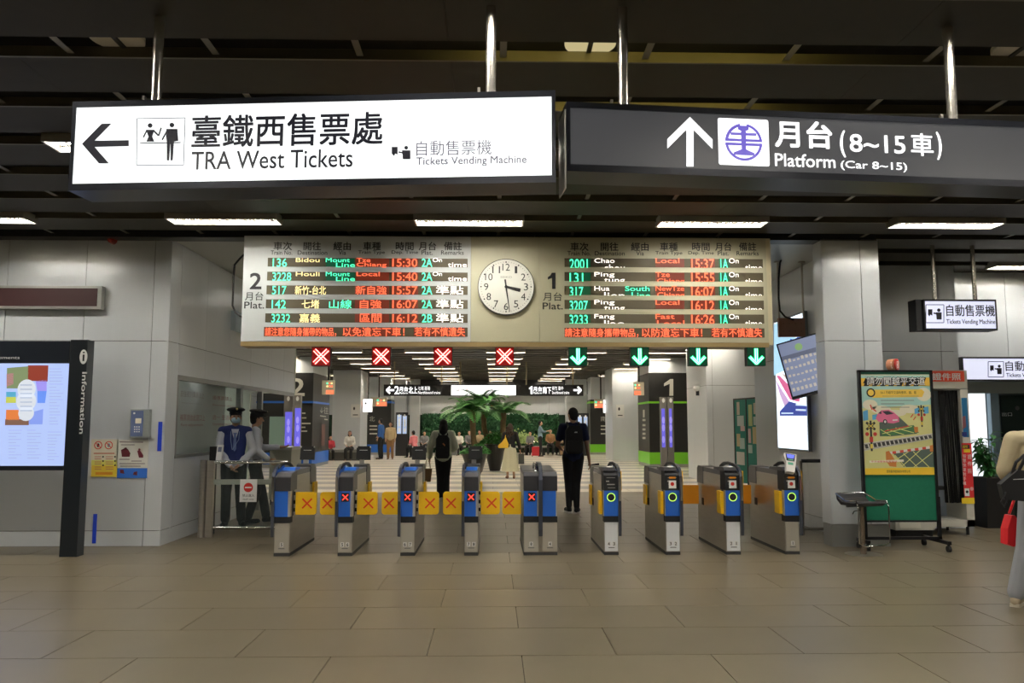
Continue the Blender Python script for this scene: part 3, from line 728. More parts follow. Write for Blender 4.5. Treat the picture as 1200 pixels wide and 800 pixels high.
def gate(px, label, nums, side, w=.165, L=1.3, left_leaf=None, right_leaf=None, state='x', display=True, rear_leaf=None, validator=False, bright=False, mates=None):
    """side=-1: arch on the left; +1: arch on the right"""
    x = fl(px, 646).x; x = at(px, 646, YG).x
    t = thing('ticket_gate', label, 'ticket gate', (x, YG, 0), group='row of automatic ticket gates')
    h = w/2
    MB().box(-h, h, 0, L, 0, .035).build('plinth', mat('gate_plinth', (.05, .05, .05), .5), t)
    MB().box(-h+.002, h-.002, .012, L, .035, .9).build('body', STEEL, t, bevel=.006)
    MB().box(-h+.008, h-.008, -.012, .012, .045, .375).build('lower_front_panel', mat('bright_front_panel', (.82, .84, .86), .3, .2) if bright else mat('front_panel', (.52, .49, .42), .35, .5), t, bevel=.004)
    MB().box(-h, h, -.02, .1, .375, .445).build('dark_band', BLACK, t, bevel=.004)
    bp = MB().box(-h, h-.028*(1 if side < 0 else 0), -.022, .06, .445, .735).build('blue_panel', BLUE, t, bevel=.004)
    if side < 0: MB().box(h-.028, h, -.02, .05, .445, .735).build('silver_edge', STEELL, t)
    else: MB().box(-h-.006, -h+.008, -.018, .05, .445, .735).build('silver_edge', STEELL, t)
    # recessed tinted side bay behind the blue panel
    MB().box(-h-.0, h+.0, .06, .16, .445, .735).build('hinge_post', DARK, t)
    mb = MB()
    for sx in (-1, 1):
        for z in (.49, .58, .68): mb.cone((sx*(h+.012), .12, z), (sx*(h+.012), .12, z+.04), .012, n=8)
    mb.build('hinge_knuckles', BLACK, t)
    if side < 0:
        MB().side([(-.025, .735), (.28, .735), (.28, .955), (.06, .93), (-.025, .89)], -h, h).build('reader_head', CHAR, t, bevel=.006)
        MB().side([(-.02, .893), (.06, .934), (.5, .958), (.5, .965), (.055, .942), (-.02, .90)], -h+.006, h-.002).build('reader_top', GREYT, t)
        MB().side([(.28, .90), (.28, .955), (1.0, .96), (1.0, .90)], -h+.004, h-.004).build('top_cover', GREYT, t, bevel=.004)
        MB().side([(1.0, .74), (.98, .9), (1.0, .985), (1.08, 1.0), (1.24, .985), (L, .93), (L+.02, .74)], -h-.002, h+.002).build('rear_hood', CHAR, t, bevel=.012)
    else:
        MB().side([(-.022, .735), (.2, .735), (.2, .96), (.03, .955), (-.022, .91)], -h, h).build('reader_head', BLACK, t, bevel=.006)
        o = MB().side([(.0, .955), (.0, .965), (.05, 1.0), (.22, 1.0), (.34, .955)], -h-.002, h-.02).build('reader_hood', CHAR, t, bevel=.012)
        MB().ball((0, .07, 1.0), .03, (1.3, .8, .45)).build('coin_light', WHTP, o)
        MB().side([(.2, .90), (.2, .955), (1.0, .955), (1.0, .90)], -h+.004, h-.004).build('top_cover', GREYT, t, bevel=.004)
        MB().side([(1.0, .74), (1.0, .96), (1.24, .965), (L, .93), (L+.02, .74)], -h-.002, h+.002).build('rear_hood', GREYT, t, bevel=.012)
        MB().box(-h-.004, -h, .98, 1.08, .47, .56).build('side_slot', BLACK, t)
        pr = Pl((0, -.0235, 0), (1, 0, 0), (0, 0, 1)); W = Matrix.Translation(t.location)
        q = MB().box(-.045, .045, -.026, -.022, .80, .812).box(-.05, .05, -.026, -.022, .88, .885).box(-.035, .05, -.026, -.022, .765, .77).box(-.055, -.02, -.026, -.022, .835, .85)
        q.build('reader_print', mat('reader_print', (.35, .34, .32), .5), t)
        if px > 760: MB().box(-.04, .045, -.027, -.022, .76, .85).build('reader_label', WHTP, t); MB().box(-.035, .04, -.0285, -.024, .872, .892).build('reader_lamp', mat('amber', (.8, .3, .02), .4), t); MB().cone((0, -.029, .81), (0, -.026, .81), .022, n=12).build('reader_mark', REDP, t)
    # arch on the outer side: chrome strip up the front, blue cheek, black rail
    sx = side; xo = sx*(h+.016); xi = sx*h
    outer = [(-.035, 0.22), (-.05, 0.3), (-.055, 0.6), (-.055, 0.86), (-.03, 0.9504), (.05, 0.998), (.18, 1.0286), (.40, 1.0388), (.62, 1.0286), (.78, 0.9912), (.86, 0.9436)]
    inner = [(-.015, 0.22), (-.02, 0.3), (-.022, 0.6), (-.022, 0.85), (.0, 0.9334), (.07, 0.9776), (.19, 1.0082), (.40, 1.0184), (.60, 1.0082), (.74, 0.9742), (.80, 0.9368)]
    mb = MB()
    x0, x1 = sorted((xi, sx*(h+.032)))
    for i in range(len(outer)-1):
        mb.side([outer[i], outer[i+1], inner[i+1], inner[i]], x0, x1)
    mb.build('arch_strip', STRIP, t)
    MB().box(x0+.004, x1-.004, -.062, -.054, .62, .90).build('arch_highlight', CHROME, t)
    MB().side([(-.02, 0.735), (-.02, 0.85), (.0, 0.93), (.07, 0.9776), (.19, 1.0082), (.40, 1.0184), (.44, 0.9776), (.34, 0.947), (.34, 0.735)], sx*(h+.006), sx*(h+.026)).build('arch_cheek', BLUE, t)
    mb = MB(); mb.tube([(xo*.92, .10, 0.9912), (xo*.86, .25, 1.0218), (xo*.84, .42, 1.032), (xo*.86, .62, 1.0198), (xo*.9, .78, 0.9776)], .019, 8); mb.build('arch_rail', BLACK, t, smooth=True)
    MB().side([(.24, .955), (.3, .99), (.5, .985), (.52, .955)], -h+.01, h-.02).build('ticket_slot', BLUE if side < 0 else CHAR, t)
    if side > 0: MB().box(h+.03, h+.038, -.05, .05, .74, .96).build('yellow_edge', YEL, t)
    # indicator
    if state == 'x':
        o = MB().box(-.048, .04, -.027, -.02, .615, .715).build('indicator', BLACK, bp)
        k = .032; MB().prism(bar(-.004-k, .665-k, -.004+k, .665+k, .011), -.03, -.0268).prism(bar(-.004-k, .665+k, -.004+k, .665-k, .011), -.0305, -.0268).build('lit_cross', RM, bp)
    elif state == 'o':
        MB().cone((0, -.027, .66), (0, -.02, .66), .05, n=28).build('indicator', BLACK, bp)
        mb = MB()
        for q in ringquads(0, .66, .040, .049, 28): mb.bm.faces.new([mb.bm.verts.new((a, -.0285, b_)) for a, b_ in q])
        mb.build('lit_ring', GR, bp)
    # number decals
    pl_ = Pl((x, YG-.0125, 0), (1, 0, 0), (0, 0, 1))
    for i, s in enumerate(nums):
        cx = 0 if len(nums) == 1 else (-.03+.06*i); cx += .0
        rect_ab(pl_, cx-.02, cx+.02, .105, .155, WHTP, t, e=.001, name='number_label')
        hw = .003 if s == '1' else .010; place_text(pl_, s, cx-hw, cx+hw, .112, .147, BLKP, t, e=.002, bold=.02, name='number')
    rect_ab(pl_, -.035, .035, .082, .092, mat('fine_print', (.2, .2, .2), .5), t, e=.001, name='fine_print')
    z0, z1 = .455, .715
    if left_leaf: leaf('leaf', -h-left_leaf-.03, -h-.03, .12, z0, z1, YEL, t, cross=-h-.03-left_leaf*.58, outer=-1); 
    if right_leaf: leaf('leaf', h+.03, h+.03+right_leaf, .12, z0, z1, YEL, t, cross=h+.03+right_leaf*.56)
    if side > 0:
        MB().box(-h-.045, -h-.012, .03, .20, .46, .72).build('folded_leaf', YEL, t, bevel=.01)
        if rear_leaf: leaf('rear_leaf', -h-.02-rear_leaf, -h-.02, L-.12, .47, .71, ORG, t, outer=-1)
        else: MB().box(-h-.03, -h-.01, L-.25, L-.06, .47, .72).build('rear_leaf', YEL, t, bevel=.008)
    else:
        MB().box(h+.004, h+.03, L-.22, L-.03, .47, .76).build('rear_leaf', YEL, t, bevel=.008)
    if display:
        o = MB().box(-.03, .03, 1.10, 1.14, .99, 1.06).build('display_neck', STEELL, t)
        M = Matrix.Translation((.02, 1.12, 1.13)) @ Matrix.Rotation(math.radians(-12), 4, 'X')
        o = MB().box(-.09, .09, -.025, .025, -.085, .085, M).build('display', BLACK, t, bevel=.012)
        MB().box(-.09, -.078, -.027, -.0, .066, .085, M).box(.078, .09, -.027, -.0, .066, .085, M).box(-.05, .05, -.027, -.02, .03, .036, M).build('display_trim', WHTP, o)
    if validator:
        M = Matrix.Translation((-.0, .0, 1.06)) @ Matrix.Rotation(math.radians(-28), 4, 'X') @ Matrix.Rotation(math.radians(10), 4, 'Y')
        v = MB().prism([(-.05, -.14), (.045, -.14), (.06, -.02), (.07, .10), (-.07, .10), (-.075, .06), (-.05, -.02)], -.03, .03, M).build('card_validator', mat('validator_shell', (.62, .60, .56), .4), t, bevel=.008)
        MB().prism([(-.045, .0), (.045, .0), (.058, .09), (-.058, .09)], -.033, -.029, M).build('validator_bezel', BLACK, v)
        MB().prism([(-.036, .035), (.036, .035), (.045, .08), (-.045, .08)], -.036, -.033, M).build('validator_screen', emi('validator_blue', (.12, .16, .9), 1.2), v)
        MB().prism([(-.03, .008), (.03, .008), (.03, .022), (-.03, .022)], -.036, -.033, M).prism([(-.03, -.05), (.03, -.05), (.03, -.02), (-.03, -.02)], -.033, -.029, M).build('validator_button', mat('green_button', (.1, .4, .25), .4), v)
    return t
gate(330, 'leftmost ticket gate, beside the steel railing, its single flap crossed red', '5', -1, w=.18, right_leaf=.24, state=None, L=1.32)
gate(404.2, 'second ticket gate from the left, with number plates 5 and 6', '56', -1, left_leaf=.205, right_leaf=.235)
gate(477.6, 'third ticket gate from the left, with number plates 6 and 7', '67', -1, left_leaf=.205, right_leaf=.235)
gate(552.2, 'ticket gate under the clock, with number plates 7 and 8', '78', -1, w=.16, left_leaf=.225, right_leaf=.22)
# the wide double gate
x = at(633.5, 646, YG).x; xs_ = x
t = thing('ticket_gate', 'wide double ticket gate in the middle with a dark strip between two blue fronts', 'ticket gate', (x, YG, 0), group='row of automatic ticket gates')
MB().box(-.195, .195, 0, 1.3, 0, .035).build('plinth', mat('gate_plinth', (0, 0, 0)), t)
MB().box(-.19, .19, .012, 1.3, .035, .9).build('body', STEEL, t, bevel=.006)
for sx, num in ((-1, '8'), (1, '4')):
    x0, x1 = sorted((sx*.025, sx*.192))
    MB().box(x0, x1, -.012, .012, .045, .375).build('lower_front_panel', mat('front_panel', (0, 0, 0)), t, bevel=.004)
    MB().box(x0-.002, x1+.002, -.02, .1, .375, .445).build('dark_band', BLACK, t, bevel=.004)
    bp = MB().box(x0, x1-.015*(1 if sx > 0 else 1), -.022, .06, .445, .735).build('blue_panel', BLUE, t, bevel=.004)
    MB().box(x1-.015, x1, -.02, .05, .445, .735).build('silver_edge', STEELL, t)
    MB().box(x0, x1, .06, .16, .445, .735).build('hinge_post', DARK, t)
    MB().side([(-.025, .735), (.28, .735), (.28, .955), (.06, .94), (-.025, .90)], x0-.002, x1+.003).build('reader_head', CHAR, t, bevel=.006)
    MB().side([(-.02, .905), (.06, .945), (1.3, .965), (1.3, .96), (1.3, .9), (.2, .9)], x0, x1).build('top_cover', GREYT, t)
    if sx < 0:
        MB().box(-.145, -.06, -.027, -.02, .615, .715).build('indicator', BLACK, bp)
        k = .032; MB().prism(bar(-.102-k, .665-k, -.102+k, .665+k, .011), -.03, -.0268).prism(bar(-.102-k, .665+k, -.102+k, .665-k, .011), -.0305, -.0268).build('lit_cross', RM, bp)
    pl_ = Pl((xs_, YG-.0125, 0), (1, 0, 0), (0, 0, 1)); cx = (x0+x1)/2
    rect_ab(pl_, cx-.02, cx+.02, .105, .155, WHTP, t, e=.001, name='number_label'); place_text(pl_, num, cx-.010, cx+.010, .112, .147, BLKP, t, e=.002, bold=.02, name='number')
    rect_ab(pl_, cx-.035, cx+.035, .082, .092, mat('fine_print', (.2, .2, .2)), t, e=.001, name='fine_print')
leaf('leaf', -.44, -.22, .12, .455, .715, YEL, t, cross=-.36, outer=-1)
mb = MB()
outer = [(-.035, 0.22), (-.05, 0.3), (-.055, 0.6), (-.055, 0.86), (-.03, 0.964), (.05, 1.0184), (.18, 1.0456), (.40, 1.0524), (.62, 1.0388), (.78, 0.9912), (.86, 0.9436)]
inner = [(-.005, 0.22), (-.0, 0.3), (-.0, 0.6), (-.02, 0.85), (.0, 0.9402), (.07, 0.9912), (.19, 1.0184), (.40, 1.0252), (.60, 1.0116), (.74, 0.9742), (.80, 0.9368)]
for i in range(len(outer)-1): mb.side([outer[i], outer[i+1], inner[i+1], inner[i]], -.022, .022)
mb.build('arch_strip', STRIP, t)
MB().tube([(-.05, .1, 0.9504), (-.05, .14, 0.998), (-.05, .22, 1.0252), (-.05, .5, 1.0252), (-.05, .7, 0.9572)], .012, 8).build('arch_rail', CHROME, t, smooth=True)
gate(716.5, 'ticket gate with number plates 4 and 3, lit green ring, beside the man in navy', '43', 1, state='o', display=False, bright=True)
gate(788.8, 'ticket gate with number plates 3 and 2 and lit green ring', '32', 1, state='o', display=False, bright=True)
gate(859.8, 'ticket gate with number plates 2 and 1 and an orange flap at its rear', '21', 1, state='o', display=False, rear_leaf=.27, bright=True)
gate(929, 'rightmost ticket gate with a tilted card validator and blue screen on top', '1', 1, state='o', display=False, rear_leaf=.25, validator=True)

# ================================================================== RAILING BY THE BOOTH
YRL = 11.25; pl = FRONT(YRL)
xA, xB, xC = X_(237, YRL, 600), X_(246, YRL, 600), X_(323, YRL, 600)
t = thing('steel_railing', 'low steel and glass railing between the booth wall and the leftmost gate', 'railing', ((xA+xC)/2, YRL, 0))
zt = Z_(541, YRL)
MB().cone((xA, YRL, 0), (xA, YRL, zt+.03), .05, n=18).build('round_post', STEEL, t, world=True, smooth=True)
MB().box(xB-.05, xB+.04, YRL-.03, YRL+.03, 0, zt+.02).build('square_post', STEEL, t, world=True, bevel=.005)
MB().cone((xB, YRL, zt), (xC+.15, YRL, zt), .022, n=14).build('top_rail', CHROME, t, world=True, smooth=True)
MB().box(xB, xC+.12, YRL-.012, YRL+.012, Z_(567, YRL), Z_(561, YRL)).build('middle_rail', mat('rail_satin', (.3, .33, .28), .5, .4), t, world=True)
MB().cone((xB, YRL, Z_(617, YRL)), (xC+.15, YRL, Z_(617, YRL)), .02, n=12).build('bottom_rail', CHROME, t, world=True, smooth=True)
MB().box(xB+.06, xC+.1, YRL+.014, YRL+.02, Z_(616, YRL), zt-.02).build('glass_infill', GLASS, t, world=True)
MB().box(xC+.11, xC+.15, YRL-.03, YRL+.03, 0, zt+.0).build('end_post', STEEL, t, world=True)
s = thing('no_entry_sign', 'small white no entry sign with a red disc hung on the steel railing', 'sign', at(291, 588, YRL-.04))
rect(FRONT(YRL-.03), 281.5, 561.5, 300.5, 588, WHTP, s, e=.0, t=.006, name='plate')
p = FRONT(YRL-.037); cx, cy = p.ab(291, 571)
many_poly(p, [circ(cx, cy, .062, n=28)], REDP, s, e=.0, name='red_disc', px=False); many_poly(p, [bar(cx-.045, cy, cx+.045, cy, .018)], WHTP, s, e=.001, name='white_bar', px=False)
text(p, '禁止進入', 284, 578.7, 298, 582, BLKP, s, e=0); text(p, 'Staff only', 284.5, 584, 297.5, 586, BLKP, s, e=0)
t = thing('card_reader_stand', 'small white card reader on a stand behind the railing beside the booth', 'card reader', at(252, 540, 11.6))
MB().box(-.02, .02, -.02, .02, -1.02+.0, 0).build('stand', DARK, t)
MB().box(-.07, .02, -.03, .06, 0, .20).build('back_shell', BLACK, t, bevel=.01)
M = Matrix.Rotation(math.radians(-15), 4, 'X'); MB().box(.02, .10, -.04, -.01, .0, .22, M).build('reader_face', WHTP, t, bevel=.008); MB().box(.035, .085, -.043, -.039, .12, .19, M).build('reader_screen', mat('lcd_grey', (.2, .22, .3), .2), t)
# railing on the right, by the pillar
Yr = 11.3; t = thing('glass_barrier', 'short glass barrier between the rightmost gate and the grey pillar', 'railing', (X_(952, Yr), Yr, 0))
xa_, xb_ = X_(938, Yr), X_(972, Yr)
MB().cone((xa_, Yr, 1.0), (xb_, Yr, 1.0), .025, n=14).build('top_rail', DARK, t, world=True); MB().cone((xa_, Yr, .08), (xb_, Yr, .08), .02, n=14).build('bottom_rail', STEEL, t, world=True)
MB().box(xa_, xb_, Yr+.0, Yr+.01, .1, .98).build('glass_infill', GLASS, t, world=True); MB().box(xa_-.03, xa_, Yr-.02, Yr+.02, 0, 1.0).box(xb_-.02, xb_+.02, Yr-.02, Yr+.02, 0, 1.02).build('post', STEEL, t, world=True)

# ================================================================== LEFT WALL THINGS
YK = 9.62
t = thing('information_kiosk', 'tall black information board with a glowing screen of timetables on a black post', 'information board', fl(84, 645))
pk = FRONT(YK)
a0, z1 = pk.ab(83, 398); a1, _ = pk.ab(103, 398)
MB().box(a0, a1, YK, YK+.16, 0, z1).build('post', mat('kiosk_black', (.012, .016, .02), .3), t, world=True, bevel=.006)
KK = mat('kiosk_frame', (.012, .016, .024), .3)
ax, zb = pk.ab(76, 551); 
MB().box(-7.2, a0-.02, YK+.02, YK+.16, zb, Z_(399.5, YK, 60)).build('screen_frame', KK, t, world=True, bevel=.01)
MB().box(-7.2, a0-.02, YK+.0, YK+.04, zb, zb+.05).build('lower_ledge', KK, t, world=True)
SCR = emi('kiosk_screen_light', (.42, .53, .88), 1.0)
sp = FRONT(YK+.018)
s0, s1 = sp.ab(-60, 425.5); s2, s3 = sp.ab(74.5, 545.5)
scr = rect_ab(sp, s0, s2, s3, s1, SCR, t, e=.001, t=.003, name='screen')
MB().box(-7.1, -7.0, YK+.02, YK+.16, 0, zb).build('post', KK, t, world=True)
text(sp, 'Announcements', -33, 417, 23, 420.5, WHTP, t, e=.003)
# map posters on the screen
def em(n, c, s=.8): return emi('screen_'+n, c, s)
A = .005
for nm, pts, c in (('olive', [(8.5, 431), (34, 429), (33, 455), (8, 455)], (.22, .28, .14)), ('maroon', [(33, 428), (57, 428), (56, 447), (33, 446)], (.28, .05, .03)), ('pinkish', [(8, 438), (16, 437), (16, 450), (8, 453)], (.5, .22, .25)),
    ('violet', [(42, 446), (55, 445), (55, 458), (44, 458)], (.35, .30, .85)), ('sky', [(44, 458), (55, 458), (53, 472), (44, 472)], (.15, .30, .9)), ('teal', [(7.5, 459), (19, 459), (19, 465), (7.5, 465)], (.1, .4, .6)),
    ('lime', [(7.5, 465), (19, 465), (19, 472), (7, 472)], (.55, .6, .1)), ('orange', [(7.5, 480), (22, 480), (23, 492), (7, 492)], (.75, .22, .06)), ('brown', [(6.5, 491), (34, 491), (34, 498), (6, 498)], (.22, .12, .08)), ('blue2', [(34, 484), (51, 479), (50, 497), (34, 497)], (.25, .35, .85))):
    poly(sp, pts, em(nm, c, .9), scr, e=A, name='map_patch')
many_poly(sp, [circ(*sp.ab(31.5, 456), .105, .115, 22), circ(*sp.ab(31, 470), .115, .12, 22)], em('disc', (.75, .80, .88)), scr, e=A+.001, name='map_disc', px=False)
many_poly(sp, [circ(*sp.ab(31, 484), .09, .09, 20)], em('disc', (.75, .80, .88)), scr, e=A+.001, name='map_disc', px=False)
q = []
R_ = random.Random(5)
for cx, y0, y1 in ((66, 432, 497), (18, 504, 540), (40, 504, 540), (64, 506, 540), (-12, 432, 540)):
    y = y0
    while y < y1: q.append(bar(cx-8, y, cx-8+R_.uniform(8, 17), y, .7)); y += 3.6
many_poly(sp, q, em('fine_text', (.40, .48, .66)), scr, e=A, name='fine_text')
q = [circ(*sp.ab(x, y), .012, n=8) for x, y in ((26, 459), (29, 461), (33, 461), (36, 460))]
many_poly(sp, [bar(24, y, 38, y, 1) for y in (451, 456, 461, 466, 471, 476, 481)], em('fine_text', (0, 0, 0)), scr, e=A+.003, name='map_caption')
# vertical lettering on the post, reading downwards
pv = Pl((0, YK-.002, 0), (0, 0, -1), (1, 0, 0)); pv.n = Vector((0, -1, 0))
za, zb_ = Z_(436, YK, 98), Z_(508, YK, 96); xl, xr = X_(95, YK, 470), X_(100.5, YK, 470)
place_text(pv, 'Information', -za, -zb_, xl, xr, WHTP, t, e=.001, bold=.03)
cx, cz = pk.ab(98, 418); many_poly(FRONT(YK-.002), [circ(cx, cz, .045, .085, 24)], WHTP, t, e=.001, name='info_badge', px=False)
text(FRONT(YK-.004), 'i', 97, 412, 99, 423, BLKP, t, e=.001)
# red LED ticker
YT = YB-.10; p = FRONT(YT); a1, z1 = p.ab(119.5, 335); _, z0 = p.ab(119.5, 362)
t = thing('led_ticker', 'long unlit dark red LED ticker in a silver frame on the left wall', 'LED ticker', (-6.0, YB-.1, z0))
MB().box(-8.2, a1, YT, YB-.005, z0, z1).build('case', mat('silver_case', (.5, .5, .48), .3, .8), t, world=True, bevel=.004)
MB().box(-8.1, a1-.05, YT-.003, YT+.01, z0+.035, z1-.03).build('screen', mat('dark_red_screen', (.030, .0012, .002), .6), t, world=True)
# phone box
YP = YB-.085; p = FRONT(YP)
t = thing('wall_telephone_box', 'small grey-blue metal intercom box above the notices on the left wall', 'intercom box', at(162, 513, YP))
a0, z1 = p.ab(153, 479.5); a1, z0 = p.ab(173.5, 512.5)
MB().box(a0, a1, YP, YB-.004, z0, z1).build('box', mat('intercom_box', (.35, .38, .36), .4, .5), t, world=True, bevel=.005)
rect(p, 154, 481, 167, 511, mat('intercom_face', (.12, .16, .30), .4), t, e=.003, t=.005, name='face')
rect(p, 159, 490, 165.5, 496, mat('label_cream', (.7, .65, .5), .5), t, e=.006, t=.003, name='label'); rect(p, 156.5, 483, 158.5, 485, WHTP, t, e=.006, t=.002, name='label')
mb = []
for i in range(3):
    for j in range(3): mb.append(circ(*p.ab(158+2.6*i, 500+2.8*j), .008, n=8))
many_poly(p, mb, WHTP, t, e=.005, name='keypad', px=False)
# notices
p = FRONT(YB-.006)
t = thing('safety_notice', 'yellow and cream notice with two red prohibition circles on the left wall', 'notice', at(122, 559, YB-.006))
rect(p, 107.5, 514.5, 137, 558.5, mat('notice_cream', (.70, .66, .52), .6), t, e=.002, t=.002, name='sheet')
rect(p, 107.5, 545, 136.7, 558.5, mat('notice_yellow', (.80, .58, .05), .6), t, e=.0035, t=.001, name='yellow_footer'); rect(p, 107.5, 539, 136.7, 545, mat('notice_lime', (.72, .70, .15), .6), t, e=.0032, t=.001, name='yellow_footer')
for cx in (115.2, 127.6):
    a, b_ = p.ab(cx, 521.5); many_poly(p, ringquads(a, b_, .040, .050, 24)+[bar(a-.03, b_+.03, a+.03, b_-.03, .009)], REDP, t, e=.004, name='prohibition_ring', px=False)
    many_poly(p, [circ(a, b_, .016, .024, 12)], BLKP if cx < 120 else mat('bluegrey', (.12, .3, .38), .5), t, e=.0035, name='pictogram', px=False)
many_poly(p, [bar(110, 531, 134.5, 531, 1.3)]+[bar(x, y, x+w_, y, .8) for y in (535, 537.5, 541, 543.5, 547, 549.5) for x, w_ in ((111, 8), (124, 9))], mat('notice_red_text', (.55, .18, .12), .6), t, e=.005, name='fine_print')
many_poly(p, [circ(*p.ab(x, y), .011, n=10) for y in (535, 540, 545) for x in (121, 135)], BLKP, t, e=.005, name='bullet', px=False)
many_poly(p, [bar(112, 554.5, 132, 554.5, 3)], mat('notice_orange', (.75, .3, .02), .6), t, e=.005, name='footer_print')
t = thing('escalator_notice', 'white and blue notice with small dark figures on the left wall', 'notice', at(154, 559, YB-.006))
rect(p, 137.6, 515, 172.5, 560, mat('notice_white', (.68, .67, .60), .6), t, e=.002, t=.002, name='sheet')
rect(p, 137.6, 548.3, 172.3, 560, mat('notice_blue', (.03, .16, .62), .6), t, e=.0035, t=.001, name='blue_footer')
many_poly(p, [bar(140, 517.5, 168, 518, 1.4), bar(142, 521, 158, 521, 1), bar(140, 538, 152, 538, 1.1), bar(154, 540, 166, 540, 1), bar(140, 543, 170, 543, 1), bar(141, 546, 165, 546, 1)], mat('fine_print2', (.25, .2, .2), .6), t, e=.004, name='fine_print')
many_poly(p, [[(142, 527), (146, 525), (150, 526), (153, 531), (152, 535), (143, 535)], circ(147.5, 525.6, 1.6, n=10), [(161, 528), (164, 527), (168, 533), (168, 536), (163, 536)], circ(163.5, 526.5, 1.4, n=10)], mat('figure_maroon', (.12, .01, .02), .6), t, e=.004, name='pictogram')
many_poly(p, [[(140.5, 550), (145, 550), (146, 555), (141, 554)], [(157, 553), (161, 552), (161, 557), (156, 556)]], mat('figure_maroon', (0, 0, 0)), t, e=.005, name='pictogram')
for nm, lb, r_ in (('blue_tape', 'blue tape strip on the wall corner above the skirting by the booth', (185.7, 494, 189, 528.5)), ('blue_tape', 'blue tape strip low on the left wall beside the black kiosk post', (109.5, 602, 112.3, 636.5))):
    o = rect(p, *r_, mat('blue_tape', (.01, .05, .55), .5), None, e=.002, t=.002, name=nm); tag(o, lb, 'tape')
t = thing('fire_bell', 'small red fire alarm lamp at the top of the left wall', 'fire alarm', at(129, 280, YB-.1)); 
MB().cone((0, .02, 0), (0, .095, 0), .045, .05, 16).ball((0, .02, 0), .04).build('bell', mat('alarm_red', (.35, .02, .01), .4), t)
# cable and small white box by the board, left
t = thing('cable_loop', 'black cable hanging in a loop at the left end of the departure board', 'cable', at(277, 376, 10.4))
q = [at(x, y, 10.4) for x, y in ((288, 296), (281, 303), (275, 310), (273.5, 325), (273, 345), (272.5, 358), (276, 366), (281, 370), (288, 373))]
MB().tube([V_ for V_ in q], .013, 8).build('cable', BLACK, t, world=True, smooth=True); MB().cone((q[0].x, 10.4, q[0].z), (q[0].x, 10.4, HC+.05), .012, n=8).build('cable_drop', BLACK, t, world=True)
t = thing('junction_box', 'pale blue junction box on the booth wall behind the left end of the board', 'junction box', at(277, 390, 13.2))
pj = Pl((XB+.0, 0, 0), (0, 1, 0), (0, 0, 1)); a_, zz1 = pj.ab(271, 364); b__, zz0 = pj.ab(283, 391)
MB().box(XB, XB+.08, a_, b__, zz0, zz1).build('box', mat('junction_box', (.45, .55, .6), .5), t, world=True, bevel=.006)
# ================================================================== RIGHT SIDE THINGS
SW2 = emi('small_sign_face', (.80, .82, 1.0), .85)
def vend_sign(name, label, Y, x0, y0, x1, y1, tx, poles, thick=.22, sideface=True):
    p = FRONT(Y); a0, z1 = p.ab(x0, y0); a1, z0 = p.ab(x1, y1)
    t = thing(name, label, 'sign', ((a0+a1)/2, Y+thick/2, z0))
    MB().box(a0, a1, Y+.012, Y+thick, z0, z1).box(a0, a0+.02, Y, Y+.012, z0, z1).box(a1-.02, a1, Y, Y+.012, z0, z1).box(a0, a1, Y, Y+.012, z0, z0+.025).box(a0, a1, Y, Y+.012, z1-.025, z1).build('housing', BLACK, t, world=True)
    MB().box(a0+.02, a1-.02, Y+.004, Y+.012, z0+.025, z1-.025).build('face', SW2, t, world=True)
    for px in poles:
        x = X_(px, Y+thick/2, 340)
        MB().cone((x, Y+thick/2, z1), (x, Y+thick/2, HC+.1), .028, n=16).build('pole', PIPE, t, world=True, smooth=True)
    p = FRONT(Y+.004)
    bx, by, s = tx
    q = [bar(bx, by, bx+s, by, .8), bar(bx, by+s, bx+s, by+s, .8), bar(bx, by, bx, by+s, .8), bar(bx+s, by, bx+s, by+s, .8)]
    q += [[(bx+.12*s, by+.25*s), (bx+.36*s, by+.25*s), (bx+.36*s, by+.6*s), (bx+.25*s, by+.55*s), (bx+.2*s, by+.65*s), (bx+.12*s, by+.55*s)], circ(bx+.72*s, by+.3*s, .1*s, n=10),
          [(bx+.55*s, by+.42*s), (bx+.88*s, by+.42*s), (bx+.88*s, by+.82*s), (bx+.6*s, by+.82*s), (bx+.58*s, by+.6*s)], bar(bx+.6*s, by+.5*s, bx+.42*s, by+.46*s, .08*s)]
    many_poly(p, q, BLKP, t, e=.001, name='pictogram')
    return t, p
t, p = vend_sign('ticket_machine_sign', 'small white ticket machine sign in a black box hung on two poles', 10.45, 1082, 350.5, 1169.5, 387, (1085, 357, 21), (1095, 1142))
a0, z1 = p.ab(1073.5, 350.5); a1, z0 = p.ab(1082, 387); MB().box(a0, a1, 10.47, 10.67, z0, z1).build('side_box', BLACK, t, world=True)
text(p, '自動售票機', 1108.5, 357, 1166, 370.5, BLKP, t, e=.001, bold=.01); text(p, 'Tickets Vending Machine', 1109, 374, 1166.5, 381, BLKP, t, e=.001, bold=.01)
t, p = vend_sign('ticket_machine_sign', 'long lit ticket machine sign on the wall at the right edge, over the windows', 12.15, 1127, 418, 1290, 446.5, (1158, 423.5, 18), ())
text(p, '自動售票機', 1178, 423, 1238, 434.5, BLKP, t, e=.001, bold=.01); text(p, 'Tickets Vending Machine', 1179, 437, 1238, 443, BLKP, t, e=.001, bold=.01)
